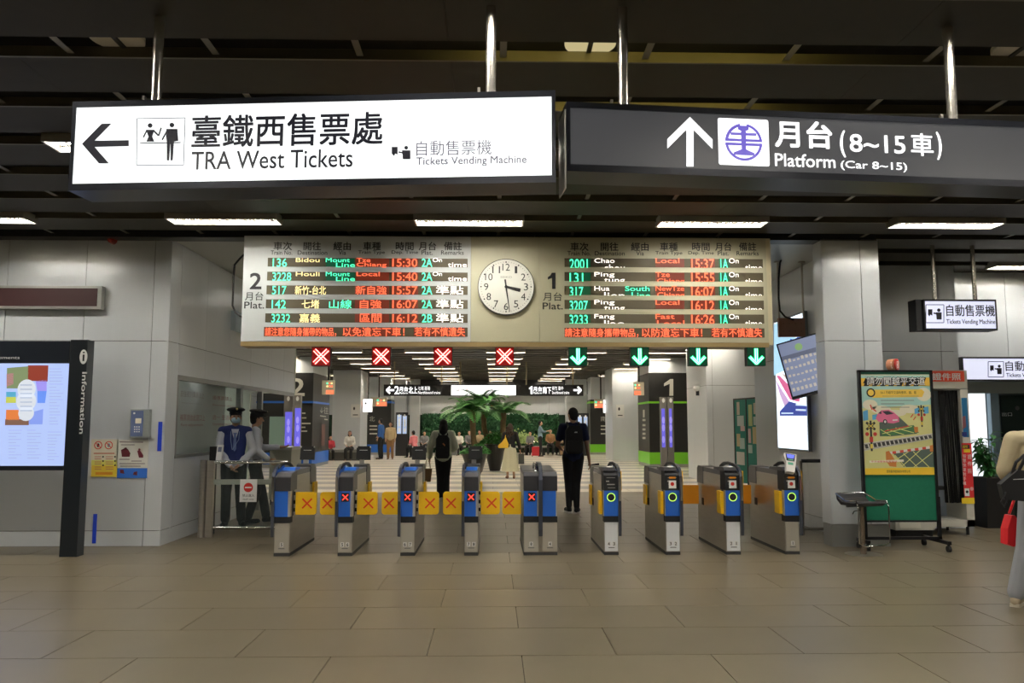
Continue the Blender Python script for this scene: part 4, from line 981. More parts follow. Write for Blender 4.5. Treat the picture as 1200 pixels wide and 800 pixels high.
# glazed shop front under it
YS = 12.6; p = FRONT(YS)
w2 = struct('window_2', (X_(1160, YS), YS, 0))
MB().box(X_(1119, YS), 13.4, YS+.3, YS+.4, 0, 2.25).build('backdrop', mat('window_backdrop', (.10, .12, .12), .7), w2, world=True)
a0, _ = p.ab(1141, 500); a1, _ = p.ab(1161, 500)
MB().box(a0, a1, YS+.1, YS+.16, 0, 1.98).build('lit_panel', emi('window_daylight_panel', (.92, .97, 1.0), 1.1), w2, world=True)
MB().box(X_(1119, YS), 13.4, YS, YS+.05, 1.98, 2.2).build('valance', mat('valance_sheet', (.42, .48, .50), .3, .2), w2, world=True)
MB().box(a1+.02, X_(1172, YS), YS-.0, YS+.1, 0, 1.98).build('mullion', mat('mullion_blue', (.22, .30, .36), .35, .4), w2, world=True)
b0, _ = p.ab(1174, 500); MB().box(b0, b0+2.2, YS+.0, YS+.02, 0, 1.95).build('dark_glass', mat('dark_glass', (.012, .02, .018), .05), w2, world=True)
many_poly(FRONT(YS-.004), [circ(*p.ab(1192, 478), .035, n=16)], BLKP, w2, e=.001, name='door_mark', px=False)
text(FRONT(YS-.004), '出口', 1174, 483, 1186, 487.5, mat('greyprint', (.3, .32, .32), .5), w2, e=.001)
# potted plant
pp = fl(1163, 616); pp.y = 12.1; pp.x = X_(1164, 12.1, 600)
t = thing('potted_plant', 'leafy green plant in a tapered black pot by the bright shop window', 'potted plant', (pp.x, 12.1, 0))
MB().side([(-.17, 0), (.17, 0), (.22, .72), (-.22, .72)], -.2, .2).build('pot', mat('black_pot', (.012, .012, .013), .5), t, bevel=.01)
MB().box(-.19, .19, -.2, .2, .70, .725).build('soil', mat('soil', (.03, .02, .012), .9), t)
LEAF = mat('leaf_green', (.03, .16, .03), .45, 0, .35, 8)
def leaf_mesh(L=.14, W=.045):
    mb = MB(); n = 5; vs0 = []
    for i in range(n+1):
        u_ = i/n; w_ = W*math.sin(PI*min(1, u_*.95+.04))**.8; z = .02*math.sin(PI*u_)-.05*u_*u_
        vs0.append((mb.bm.verts.new((-w_, u_*L, z)), mb.bm.verts.new((0, u_*L, z-.008)), mb.bm.verts.new((w_, u_*L, z))))
    for a, b_ in zip(vs0, vs0[1:]):
        mb.bm.faces.new([a[0], a[1], b_[1], b_[0]]); mb.bm.faces.new([a[1], a[2], b_[2], b_[1]])
    o = mb.build('leaf', LEAF, t, smooth=True); me = o.data; bpy.data.objects.remove(o); return me
lme = leaf_mesh(.17, .035); R_ = random.Random(11)
for i in range(9):
    a = R_.uniform(0, 2*PI); r0 = .08; h = R_.uniform(.35, .66)
    pts = [(r0*math.cos(a)*k_*2, r0*math.sin(a)*k_*2, .72+h*k_) for k_ in (0, .35, .7, 1)]
    MB().tube(pts, .006, 5).build('stem', mat('stem_brown', (.10, .08, .03), .7), t)
    for j in range(19):
        k_ = R_.uniform(.15, 1.0); q = Vector(pts[0]).lerp(Vector(pts[-1]), k_)
        o = link_mesh('leaf', lme, t); o.location = q; o.rotation_euler = (R_.uniform(-.7, .5), 0, R_.uniform(0, 2*PI)); s_ = R_.uniform(.7, 1.15); o.scale = (s_, s_, s_)
# ID photo booth
YI = 11.2; p = FRONT(YI)
def xz(px, py): return p.ab(px, py)
bx0_, bz1_ = xz(1078, 433.5); bx1_, bz0_ = xz(1143, 617)
t = thing('photo_booth', 'cream passport photo booth with black curtain and red sign, behind the green board', 'photo booth', ((bx0_+bx1_)/2, YI+.3, 0))
SHELL = mat('booth_shell', (.60, .58, .50), .4); 
MB().box(bx0_, bx1_, YI, YI+.62, xz(1100, 455)[1], bz1_).box(xz(1127.5, 500)[0], bx1_, YI, YI+.62, bz0_, xz(0, 455)[1]).box(bx0_, bx1_, YI, YI+.62, bz0_, xz(0, 612)[1]).box(bx0_, bx1_, YI+.55, YI+.62, bz0_, bz1_).box(bx0_, bx0_+.03, YI, YI+.6, bz0_, bz1_).build('shell', SHELL, t, world=True)
MB().box(bx0_+.03, xz(1127.5, 500)[0], YI+.5, YI+.54, xz(0, 612)[1], xz(0, 455)[1]).build('inner_wall', mat('booth_inner', (.50, .58, .68), .4), t, world=True)
mb = MB(); q = []
n = 22; x0, x1 = xz(1105, 500)[0], xz(1128, 500)[0]
for k_ in range(n):
    u0, u1 = k_/n, (k_+1)/n; f = lambda u_: .035*math.sin(u_*22)+.01*math.sin(u_*51)
    xa0, xa1 = x0+(x1-x0)*u0, x0+(x1-x0)*u1; sh = .06
    v = [mb.bm.verts.new(c) for c in ((xa0+.05, YI+.07+f(u0), xz(0, 592)[1]), (xa1+.03*(1-u1), YI+.07+f(u1), xz(0, 592)[1]), (xa1-.0, YI+.07+f(u1)*.6, xz(0, 456)[1]), (xa0, YI+.07+f(u0)*.6, xz(0, 456)[1]))]
    mb.bm.faces.new(v)
bmesh.ops.remove_doubles(mb.bm, verts=mb.bm.verts, dist=.0005)
o = mb.build('curtain', mat('black_curtain', (.006, .006, .006), .9), t, world=True, smooth=True); md = o.modifiers.new('s', 'SOLIDIFY'); md.thickness = .008
rect(p, 1085, 434.5, 1130, 447, mat('booth_red_sign', (.85, .08, .03), .4), t, e=.008, t=.008, name='red_sign')
text(p, '證件照', 1092, 437, 1125.5, 445.3, WHTP, t, e=.009, bold=.02)
rect(p, 1126.5, 466, 1135.5, 512, mat('mirror_blue', (.05, .25, .5), .1, .3), t, e=.004, t=.004, name='portrait_panel')
many_poly(p, [[(1128, 488), (1131, 487), (1132, 500), (1128, 503)]], mat('portrait', (.25, .08, .08), .4), t, e=.005, name='portrait_print'); rect(p, 1127, 506, 1133, 511, mat('navy_print', (.01, .02, .15), .4), t, e=.005, name='portrait_base')
rect(p, 1126.5, 519, 1142, 590, mat('booth_poster_red', (.72, .03, .035), .5), t, e=.004, t=.003, name='poster')
rect(p, 1126.5, 583, 1142, 590, mat('poster_yellow', (.9, .65, .03), .5), t, e=.0055, name='poster_footer'); rect(p, 1127, 521, 1136, 525.5, BLKP, t, e=.0055, name='poster_header')
rect(p, 1129, 526, 1137, 530, mat('poster_yellow', (0, 0, 0)), t, e=.0055, name='poster_band')
text(p, '護照', 1127.5, 521.5, 1134, 525, LYc if False else mat('poster_yellow', (0, 0, 0)), t, e=.0065)
for i, ch in enumerate('智慧快速對手機'): text(p, ch, 1128, 532+i*5.3, 1132, 536.2+i*5.3, WHTP, t, e=.006)
for i, ch in enumerate('證件照'): text(p, ch, 1133.5, 532+i*8.5, 1138.5, 537.5+i*8.5, WHTP, t, e=.006)
rect(p, 1130, 572, 1136, 581, WHTP, t, e=.006, name='poster_photo'); many_poly(p, [circ(*p.ab(1133, 576), .02, n=10)], BLKP, t, e=.007, name='poster_face', px=False)
many_poly(p, [circ(*p.ab(1138.5, 572.5), .025, n=14)], mat('poster_pink', (.8, .4, .4), .5), t, e=.006, name='poster_badge', px=False)
sx_ = xz(1108.5, 590)[0]; MB().cone((sx_, YI+.25, bz0_+.04), (sx_, YI+.25, .55), .03, n=12).cone((sx_, YI+.25, .55), (sx_, YI+.25, .6), .05, n=12).build('seat_post', STEEL, t, world=True)
MB().cone((sx_, YI+.25, .6), (sx_, YI+.25, .64), .15, n=20).build('seat', BLACK, t, world=True)
for x_ in (bx0_+.05, bx1_-.08):
    for y_ in (YI+.05, YI+.55): MB().cone((x_, y_, 0), (x_, y_, bz0_), .02, n=8).build('foot', BLACK, t, world=True)
# low white cabinet behind the green board
YC = 10.85; p = FRONT(YC); a0, z1 = p.ab(1047, 565); a1, z0 = p.ab(1096, 621)
t = thing('low_cabinet', 'low cream cabinet behind the green board, beside the photo booth', 'cabinet', ((a0+a1)/2, YC+.15, z0-.0)); 
MB().box(a0, a1, YC, YC+.3, z0, z1).build('carcass', SHELL, t, world=True, bevel=.006); MB().box(a0+.05, a0+.33, YC-.012, YC, z0+.03, z1-.05).build('door', mat('cabinet_door', (.70, .67, .56), .4), t, world=True, bevel=.004)
MB().box(a0+.02, a1-.02, YC+.03, YC+.28, 0, z0).build('base', BLACK, t, world=True)
# green notice board on castors
YN = 9.92; p = FRONT(YN); a0 = p.ab(1009, 520)[0]; a1 = p.ab(1096.5, 520)[0]; z1 = p.ab(1050, 433.5)[1]; z0 = p.ab(1050, 611.5)[1]
t = thing('notice_board', 'wheeled green notice board in a black frame with a level crossing safety poster', 'notice board', ((a0+a1)/2, YN, 0))
FR = mat('board_black_frame', (.012, .012, .014), .4, .3)
MB().box(a0+.02, a1-.02, YN+.005, YN+.03, z0+.02, z1-.02).build('felt', GREEN, t, world=True)
MB().box(a0, a0+.03, YN-.01, YN+.04, z0-.0, z1).box(a1-.03, a1, YN-.01, YN+.04, z0, z1).box(a0, a1, YN-.01, YN+.04, z1-.022, z1).box(a0, a1, YN-.01, YN+.04, z0, z0+.022).build('frame', FR, t, world=True)
for x_ in (a0+.015, a1-.0): MB().box(x_-.02, x_+.02, YN, YN+.03, .1, z0+.3).build('upright', FR, t, world=True)
MB().box(a0, a1+.02, YN, YN+.03, .12, .155).build('cross_bar', FR, t, world=True)
for x_, y0_, y1_, dx in ((a0, YN-.10, YN+.2, .0), (a1+.0, YN-.2, YN+.42, -.0)):
    e_ = MB().box(x_-.02, x_+.02, y0_, y1_, .085, .125).build('foot_bar', FR, t, world=True)
    for yy in (y0_+.03, y1_-.03): MB().cone((x_-.018, yy, .036), (x_+.018, yy, .036), .036, n=16).box(x_-.012, x_+.012, yy-.012, yy+.012, .036, .09).build('castor', BLACK, t, world=True)
# poster
pn = FRONT(YN+.004)
class PosterPlane(Pl):
    def ab(s, px, py): return a0+.035+(px-1011.5)/82.5*(a1-a0-.07), Pl.ab(s, 1050, py)[1]
pn = PosterPlane((0, YN+.004, 0), (1, 0, 0), (0, 0, 1))
po = rect(pn, 1011.5, 435.5, 1094, 556, mat('poster_pale', (.66, .70, .50), .55), t, e=.001, t=.002, name='poster')
def P(nm, pts, col, e=.003, m=None): return many_poly(pn, pts if isinstance(pts[0][0], tuple) else [pts], m or mat('poster_'+nm, col, .6), po, e=e, name='poster_print')
P('sky', [(1011.5, 440), (1094, 440), (1094, 490), (1011.5, 490)], (.36, .60, .55)); P('field', [(1011.5, 478), (1094, 474), (1094, 556), (1011.5, 556)], (.64, .62, .26), .0034)
P('cloud', [circ(*c_, n=16) for c_ in ((1021, 474, 9, 6), (1034, 480, 12, 5), (1086, 462, 9, 8), (1068, 479, 12, 5), (1050, 484, 14, 4))], (.72, .68, .52), .0038)
P('greenhead', [(1011.5, 435.5), (1094, 435.5), (1094, 438.5), (1011.5, 438.5)], (.01, .13, .08), .004)
P('bluehouse', [[(1012, 482), (1018, 480), (1018, 492), (1012, 493)], [(1074, 479), (1080, 477), (1080, 484), (1074, 485)], [(1085, 477), (1091, 476), (1091, 484), (1085, 485)], [(1023, 486), (1029, 485), (1029, 491), (1023, 492)]], (.10, .36, .62), .0042)
P('stripe_y', [(1011.5, 443), (1094, 442), (1094, 452), (1011.5, 452.5)], (.82, .50, .06), .004)
P('stripe_k', [[(1017, 443), (1090, 442), (1088, 447), (1086, 448), (1013.5, 449)]]+[[(1016+x, 443), (1022+x, 443), (1018+x, 452.3), (1012+x, 452.3)] for x in range(2, 72, 10)], (.02, .02, .02), .0045)
for i in range(7):
    pass
text(pn, '請勿闖越平交道', 1018, 441.3, 1088, 451.3, BLKP, po, e=.0055, bold=.03); text(pn, '請勿闖越平交道', 1018, 441.6, 1088, 451, WHTP, po, e=.008, bold=.006)
P('banner', [(1023, 456.5), (1084, 456), (1087, 459), (1084, 465), (1024, 466)], (.84, .56, .08), .0045)
many_poly(pn, [circ(*pn.ab(1022.5, 460), .055, n=20)], mat('poster_stripe_k', (0, 0, 0)), po, e=.005, name='poster_print', px=False); many_poly(pn, [circ(*pn.ab(1022.5, 460), .038, n=20)], mat('poster_banner', (0, 0, 0)), po, e=.0055, name='poster_print', px=False)
text(pn, '54-1 行經平交道時應停、聽、看', 1034, 458, 1077, 461.5, BLKP, po, e=.006)
P('tinytext', [bar(1034, 469, 1074, 469, .9), bar(1034, 473, 1062, 473, .9), bar(1034, 477, 1068, 477, .9), bar(1036, 464, 1080, 464, .5)], (.25, .28, .22), .005)
# road, car, signals, rails
P('road', [(1031, 495), (1053, 486.5), (1076, 508), (1045, 511), (1031, 511)], (.10, .13, .11), .0045)
P('grid', [(1031, 503), (1072, 498), (1078, 507), (1034, 511)], (.07, .20, .08), .005)
P('gridline', [bar(1034, 508, 1070, 499.5, .8), bar(1040, 503, 1060, 509, .8), bar(1050, 501, 1072, 507, .8), bar(1032, 503, 1044, 510, .8)], (.75, .75, .25), .0055)
P('carpink', [[(1027, 490), (1029, 485.5), (1034, 480.5), (1043, 480), (1049, 483), (1054.5, 488), (1055, 494), (1048, 496), (1030, 494)]], (.72, .16, .30), .006)
P('cardark', [[(1035, 482), (1042.5, 481.3), (1049, 484.5), (1040, 486)], circ(1038, 494, 2.6, 3, 12), [(1030, 484), (1034, 481.5), (1034, 485)]], (.05, .05, .06), .0065)
P('carwhite', [circ(1038, 494, 1.3, 1.6, 10), [(1047, 491.5), (1053, 491), (1053, 492.6), (1047, 493)]], (.7, .7, .68), .007)
P('railbed', [(1011.5, 519), (1094, 507.5), (1094, 514), (1011.5, 528)], (.62, .62, .58), .0058)
P('sleeper', [[(x, 520.2-(x-1012)*.142), (x+3.6, 519.7-(x-1012)*.142), (x+5.0, 525-(x-1012)*.155), (x+1.4, 525.6-(x-1012)*.155)] for x in [1012+5.1*i for i in range(16)]], (.05, .05, .05), .0064)
P('railsteel', [bar(1011.5, 520.5, 1094, 509, .8), bar(1011.5, 527, 1094, 513.2, .8)], (.35, .35, .33), .007)
P('road2', [(1046, 531), (1094, 523), (1094, 547), (1058, 547)], (.09, .13, .11), .0045)
P('gridline', [bar(1048, 533, 1060, 547, .8), bar(1058, 531, 1074, 547, .8), bar(1070, 529, 1088, 547, .8), bar(1056, 546, 1080, 526, .8), bar(1070, 547, 1093, 530, .8), bar(1050, 538, 1066, 528, .8)], (0, 0, 0), .0055)
P('barrier', [bar(1042, 530.5, 1090, 524, 3)], (.72, .70, .66), .0065)
P('redbar', [bar(x, 530.5-(x-1042)*.136, x+4.4, 530-(x-1042)*.136, 2.9) for x in (1045, 1054, 1063, 1072, 1081)]+[bar(1037, 505, 1066, 499, 1.2)], (.65, .08, .05), .007)
P('orangebox', [[(1037, 529), (1041, 528), (1049, 541), (1049, 547), (1041, 546), (1037, 540)], [(1072, 500), (1077, 500), (1077, 506), (1073, 507)], [(1090, 522), (1094, 521), (1094, 529), (1090, 529)]], (.62, .22, .05), .0068)
def xing(cx, cy, s):
    P('cross_k', [bar(cx-5*s, cy-4*s, cx+5*s, cy+4*s, 2.6*s), bar(cx-5*s, cy+4*s, cx+5*s, cy-4*s, 2.6*s), bar(cx, cy-6*s, cx, cy+28*s, 2.2*s)], (.03, .03, .03), .0072)
    P('cross_y', [bar(cx-3*s, cy-2.4*s, cx+3*s, cy+2.4*s, 1*s), bar(cx-3*s, cy+2.4*s, cx+3*s, cy-2.4*s, 1*s), bar(cx, cy+20*s, cx, cy+25*s, 3*s)], (.75, .6, .1), .0078)
    P('lampred', [circ(cx-4.5*s, cy+9*s, 2.2*s, n=12), circ(cx+4.5*s, cy+9*s, 2.2*s, n=12), bar(cx, cy+12*s, cx, cy+18*s, 4*s)], (.55, .05, .04), .0082)
xing(1020.5, 499, 1.05); xing(1082, 479, .75)
P('redmark', [bar(1021, 474, 1023, 480, 1.2), bar(1024, 479, 1028, 482, 1.2), bar(1069, 489, 1072, 485, 1), bar(1072, 492, 1075, 488, 1)], (.7, .06, .04), .006)
P('footer', [(1011.5, 548.5), (1094, 547.5), (1094, 556), (1011.5, 556)], (.86, .58, .04), .0085)
text(pn, '國營臺灣鐵路股份有限公司', 1037, 550.5, 1065, 553.6, BLKP, po, e=.0095); P('ftbar', [bar(1017, 540.8, 1058, 539.5, 2.6)], (.78, .75, .62), .009); text(pn, '平交道緊急告警電話', 1019, 539.4, 1050, 541.6, REDP, po, e=.010)
# small round red sign on the pillar beside the board top
pr = at(1047, 428, 9.86)
t = thing('round_red_sign', 'small red drum-shaped sign with white characters just above the green notice board', 'sign', (X_(1046, 10.1), 10.1, Z_(436, 10.1, 1046)))
a0, zz = FRONT(10.1).ab(1041.5, 420.5); a1, zz0 = FRONT(10.1).ab(1055, 434)
MB().cone(((a0+a1)/2-.045, 10.14, (zz+zz0)/2), ((a0+a1)/2+.0, 10.06, (zz+zz0)/2), .072, n=24).build('drum', mat('drum_orange', (.55, .25, .13), .5), t, world=True)
MB().cone(((a0+a1)/2+.0, 10.06, (zz+zz0)/2), ((a0+a1)/2+.01, 10.05, (zz+zz0)/2), .072, n=24).build('drum_face', mat('drum_red', (.55, .03, .02), .5), t, world=True)
MB().box((a0+a1)/2-.03, (a0+a1)/2-.01, 10.1, 10.2, (zz+zz0)/2-.01, (zz+zz0)/2+.01).build('wall_bracket', DARK, t, world=True)
text(FRONT(10.04), '客服', 1043.5, 423, 1053.5, 431.5, WHTP, t, e=0)
# stool
sp_ = fl(1012, 650)
t = thing('bar_stool', 'chrome bar stool with a padded black seat in front of the green notice board', 'stool', (sp_.x, sp_.y, 0), rz=.25)
MB().cone((0, 0, 0), (0, 0, .012), .205, n=40).build('base_disc', mat('stool_base', (.42, .40, .34), .3, .8), t)
MB().cone((0, 0, .012), (0, 0, .09), .035, n=16).cone((0, 0, .09), (0, 0, .55), .026, n=16).build('column', mat('stool_column', (.30, .25, .20), .25, .9), t, smooth=True)
MB().side([(-.19, .60), (-.13, .565), (.12, .565), (.19, .62), (.20, .68), (.18, .685), (.165, .64), (.10, .60), (-.12, .60), (-.18, .625)], -.19, .19).build('seat', mat('stool_seat', (.018, .018, .02), .35), t, bevel=.008)
mb = MB(); mb.tube([(-.20, .19, .69), (-.205, -.0, .615), (-.205, -.17, .63), (-.205, -.2, .57), (-.205, -.2, .16), (-.12, -.2, .13), (.12, -.2, .13), (.205, -.2, .16), (.205, -.2, .57), (.205, -.17, .63), (.205, 0, .615), (.20, .19, .69)], .0085, 8)
mb.tube([(-.2, .19, .69), (0, .2, .695), (.2, .19, .69)], .0085, 8); mb.build('footrest_frame', CHROME, t, smooth=True)
MB().box(-.2, .2, -.015, .015, .55, .565).build('seat_bracket', DARK, t); MB().tube([(.02, 0, .52), (-.12, -.02, .5), (-.14, -.02, .47)], .006, 6).build('lever', BLACK, t)
# advertising lightbox on the side wall
ps = Pl((XR-.06, 0, 0), (0, -1, 0), (0, 0, 1))
y0_, zt_ = ps.ab(907.5, 378); y1_, zb_ = ps.ab(946.5, 527)
y0_, y1_ = -y0_, -y1_
ztop_ = 3.13
t = thing('advert_lightbox', 'tall bright advertising lightbox with pink and blue picture on the wall beyond the pillar', 'lightbox', (XR-.03, (y0_+y1_)/2, zb_))
MB().box(XR-.055, XR-.003, y1_-.03, y0_+.03, zb_-.03, ztop_+.03).build('frame', mat('lightbox_frame', (.25, .27, .28), .3, .7), t, world=True)
MB().box(XR-.065, XR-.055, y1_, y0_, zb_, ztop_).build('face', emi('advert_white', (.80, .90, 1.0), 1.6), t, world=True)
AD = lambda n_, c_, s_=1.0: emi('advert_'+n_, c_, s_)
pa = Pl((XR-.066, 0, 0), (0, -1, 0), (0, 0, 1))
def A_(nm, pts, c_, e=.002): return many_poly(pa, pts, AD(nm, c_), t, e=e, name='advert_print')
A_('cyan', [[(907, 380), (925, 372), (932, 395), (928, 430), (907, 440)]], (.45, .75, .95))
A_('blue', [bar(918, 423, 928, 426, 2.5), bar(918, 431, 927, 430, 2), bar(924, 405, 942, 393, 5), bar(926, 398, 938, 402, 3)], (.03, .12, .55), .004)
A_('pink', [[(910, 440), (914, 440), (938, 465), (937, 471), (926, 468)]], (.70, .12, .30), .004); A_('pale', [[(909, 444), (925, 470), (922, 482), (914, 462)]], (.62, .40, .68), .003)
A_('tan', [[(915, 437), (930, 442), (938, 462)]], (.62, .52, .45), .003)
A_('navy', [[(914, 482), (925, 470), (946, 476), (946, 487), (914, 487)]], (.03, .06, .35), .0045); A_('white2', [bar(933, 474, 945, 474.5, 2), bar(933, 480, 945, 480.5, 2), bar(916, 484, 930, 484, 1.5)], (.7, .85, 1), .006)
A_('mark', [bar(x, y, x+2, y, 1) for x in (913, 920, 927, 934) for y in (498, 503)], (.45, .6, .7), .004)
# hanging bracket box and monitor
Yh = 11.6; p = FRONT(Yh); a0, z1 = p.ab(912.5, 372.5); a1, z0 = p.ab(944, 394.5)
t = thing('pole_bracket_box', 'reddish-brown metal bracket box hung on two thin poles beside the departure board', 'bracket', ((a0+a1)/2, Yh+.05, z0))
MB().box(a0, a1, Yh, Yh+.06, z0, z1).build('plate', mat('rust_plate', (.42, .23, .18), .5, .2, .1, 8), t, world=True, bevel=.004)
for px in (913.5, 942): x = X_(px, Yh+.03, 340); MB().cone((x, Yh+.08, z0), (x, Yh+.08, HC+.02), .014, n=10).cone((x, Yh+.08, HC-.02), (x, Yh+.08, HC), .05, n=12).build('pole', STEEL, t, world=True)
mb = MB(); mb.tube([at(x, y, Yh-.03) for x, y in ((918, 298), (914, 308), (912.5, 325), (912.5, 350), (914, 364), (920, 371), (930, 374.5))], .014, 8); mb.build('cable', BLACK, t, world=True, smooth=True)
many_poly(FRONT(Yh-.002), [circ(*p.ab(x, y), .006, n=6) for x in (918, 925, 932, 939) for y in (379, 388)], BLKP, t, e=.001, name='screw_hole', px=False)
Ym = 10.8; c0 = at(943, 429, Ym)
t = thing('hanging_monitor', 'tilted black monitor with a lit train list beside the pillar, below the bracket box', 'monitor', (c0.x, Ym, c0.z))
t.rotation_euler = Euler((math.radians(-8), math.radians(-14.5), math.radians(-26)), 'XYZ')
MB().box(-.27, .30, -.03, .05, -.39, .39).build('case', BLACK, t, bevel=.008)
mo = MB().box(-.25, .28, -.033, -.028, -.36, .37).build('screen', emi('monitor_light', (.24, .28, .42), .8), t)
R_ = random.Random(2)
for i, z in enumerate((.10, .0, -.1, -.2, -.3)):
    mb = MB()
    for k_ in range(9): mb.box(-.23+k_*.055, -.23+k_*.055+.032, -.036, -.0335, z, z+R_.uniform(.02, .05))
    o = mb.build('list_row', emi('monitor_text', (.55, .5, .42), .8), t); o['kind'] = 'stuff'
MB().box(-.25, .28, -.0355, -.0332, .14, .2).build('list_band', emi('monitor_band', (.14, .16, .24), .7), t)
MB().cone((0, -.035, .27), (0, -.034, .27), .05, n=14).build('green_mark', emi('monitor_green', (.3, .5, .2), .7), t)
MB().box(c0.x+.1, xa+.1, Ym+.05, Ym+.1, c0.z-.05, c0.z+.05).build('wall_bracket', DARK, t, world=True)
# ================================================================== INNER HALL
PILD = mat('pillar_dark_cladding', (.018, .018, .017), .4); BLUB = mat('pillar_blue', (.02, .14, .58), .4)
PWH = mat('pale_lettering', (.62, .61, .54), .5)
def box_pillar(name, x0, x1, y0, y1, zc, base, zs, cap=True):
    s = struct(name, ((x0+x1)/2, (y0+y1)/2, 0))
    MB().box(x0, x1, y0, y1, zs, zc).build('dark_cladding', PILD, s, world=True)
    MB().box(x0-.01, x1+.01, y0-.01, y1+.01, .12, zs).build('coloured_base', base, s, world=True)
    MB().box(x0, x1, y0, y1, 0, .12).build('plinth', mat('plinth_grey', (.3, .3, .29), .5), s, world=True)
    MB().box(x0+.03, x1-.03, y0+.03, y1-.03, zc, HC).build('upper_shaft', WALL, s, world=True)
    MB().box(x0-.012, x1+.012, y0-.012, y1+.012, Z_(472.3, y0), Z_(470, y0)).build('colour_line', base, s, world=True)
    return s
# platform 2 pillar
Y2 = 28.8; xr_ = X_(366, Y2); xl_ = X_(300, Y2)
s = box_pillar('pillar_2', xl_, xr_, Y2, 31.7, Z_(437, Y2), BLUB, Z_(530, Y2))
p = FRONT(Y2-.02); text(p, '2', 340.5, 443.5, 356.5, 463.5, PWH, s, e=.002, bold=.02)
for i, (y, w_) in enumerate(((484, 5), (489.5, 6), (496, 11), (500.5, 5), (505, 7))): many_poly(p, [bar(353, y, 353+w_, y, 1.6)], PWH, s, e=.002, name='small_lettering')
p = Pl((xr_+.015, 0, 0), (0, 1, 0), (0, 0, 1))
text(p, '↓往', 375, 476, 384.5, 485, PWH, s, e=.003); many_poly(p, [bar(375, 487, 382, 488, 1.2), bar(380, 491, 384, 491.6, 1.2)], PWH, s, e=.003, name='small_lettering')
rect(p, 377, 497, 380.5, 522, mat('pillar_picture', (.16, .08, .07), .5), s, e=.003, name='picture_strip')
# platform 1 pillar
Y1 = 28.8; x0_ = X_(761, Y1); x1_ = X_(812, Y1)
s = box_pillar('pillar_1', x0_, x1_, Y1, 31.0, Z_(436.5, Y1), LIME, Z_(530, Y1))
p = FRONT(Y1-.02); many_poly(p, [[(785.5, 444), (789, 444), (789, 463.5), (784.4, 463.5), (784.8, 449.5), (778, 452.5), (778.3, 449)]], PWH, s, e=.002, name='lettering')
p = Pl((x0_-.015, 0, 0), (0, -1, 0), (0, 0, 1)); many_poly(p, [bar(754.5, 480, 754.5, 489, 2)]+[bar(753, y, 756.5, y, 2.5) for y in (492, 498, 503, 508, 513)], PWH, s, e=.003, name='small_lettering')
# far small direction pillars
Y3 = 42.0
for nm, a, b_, ch, base in (('pillar_3', 431, 458, '北', BLUB), ('pillar_4', 692, 715, '南', LIME)):
    s = box_pillar(nm, X_(a, 41), X_(b_, 41), 41, 42.4, Z_(468, 41), base, Z_(520.5, 41)); p = FRONT(40.98)
    cx = 436 if a < 500 else 707
    text(p, ch, cx-3.2, 487.5, cx+3.2, 493.5, PWH, s, e=.004); many_poly(p, [bar(cx-3, y, cx+6, y, 1.6) for y in (499, 503, 508)], PWH, s, e=.004, name='small_lettering')
# plain grey columns
def col(name, pa, pb, Y, depth=1.0, base=.3):
    x0, x1 = X_(pa, Y), X_(pb, Y); s = struct(name, ((x0+x1)/2, Y, 0)); sg_ = 1 if x0 > 0 else -1
    n = max(1, round((x1-x0)/.95))
    for i in range(n):
        a, b_ = x0+(x1-x0)*i/n, x0+(x1-x0)*(i+1)/n
        for z0, z1 in ((.12, base), (base, 2.55), (2.55, HC)): MB().box(a+.006, b_-.006, Y, Y+.04, z0+.004, z1-.004).build('wall_panel', WALL, s, world=True)
    MB().box(x0, x1, Y+.02, Y+depth, .0, HC).build('shaft', WALL, s, world=True)
    return s
col('column_1', 389, 422, 36.0, 2.0); col('column_2', 718, 749, 34.0, 2.2); col('column_3', 458, 475, 43.0, .8); col('column_4', 480, 491, 43.2, .6); col('column_5', 664, 688, 43.0, .8)
# paper notices on the grey columns
for nm, Y, r_, lb in (('paper_notice', 35.98, (411.5, 473.5, 421.5, 489), 'white notice on the pale column behind the number 2 pillar'), ('paper_notice', 33.98, (722, 474, 731.5, 489.5), 'white notice on the pale column beside the number 1 pillar')):
    t = thing(nm, lb, 'notice', at((r_[0]+r_[2])/2, r_[3], Y)); p = FRONT(Y); rect(p, *r_, WHTP, t, e=.004, t=.004, name='sheet'); many_poly(p, [circ(*p.ab(r_[0]+3.5, r_[1]+5), .04, .07, 10)], BLKP, t, e=.006, name='pictogram', px=False); many_poly(p, [bar(r_[0]+2, r_[3]-3, r_[2]-2, r_[3]-3, 1)], BLKP, t, e=.006, name='fine_print')
# hanging direction sign over the hall
YH = 31.0; p = FRONT(YH); z0 = p.ab(560, 463.5)[1]; z1 = p.ab(560, 450.5)[1]
t = thing('direction_sign', 'long black overhead direction sign with a white centre across the inner hall', 'sign', (X_(567, YH), YH+.1, z0))
MB().box(X_(449, YH), X_(528.5, YH), YH, YH+.2, z0, z1).build('side_panel', BLACK, t, world=True); MB().box(X_(604.5, YH), X_(684, YH), YH, YH+.2, z0, z1).build('side_panel', BLACK, t, world=True)
MB().box(X_(528.5, YH), X_(604.5, YH), YH+.01, YH+.2, z0, z1).build('centre_panel', BLACK, t, world=True)
FW = emi('far_sign_white', (1, 1, 1), 1.6); rect(p, 528.5, 451.3, 604.5, 463, FW, t, e=-.005, t=.0, name='lit_face')
many_poly(p, [bar(453, 457, 462, 457, 2.2), bar(453, 457, 457, 453, 2), bar(453, 457, 457, 461, 2)], FW, t, e=.004, name='arrow')
text(p, '2', 462.5, 452.5, 467.5, 461.5, FW, t, e=.004, bold=.02); text(p, '月台', 468, 453, 478, 458.3, FW, t, e=.004, bold=.02); text(p, 'Platform', 468, 459, 478, 461.5, FW, t, e=.004)
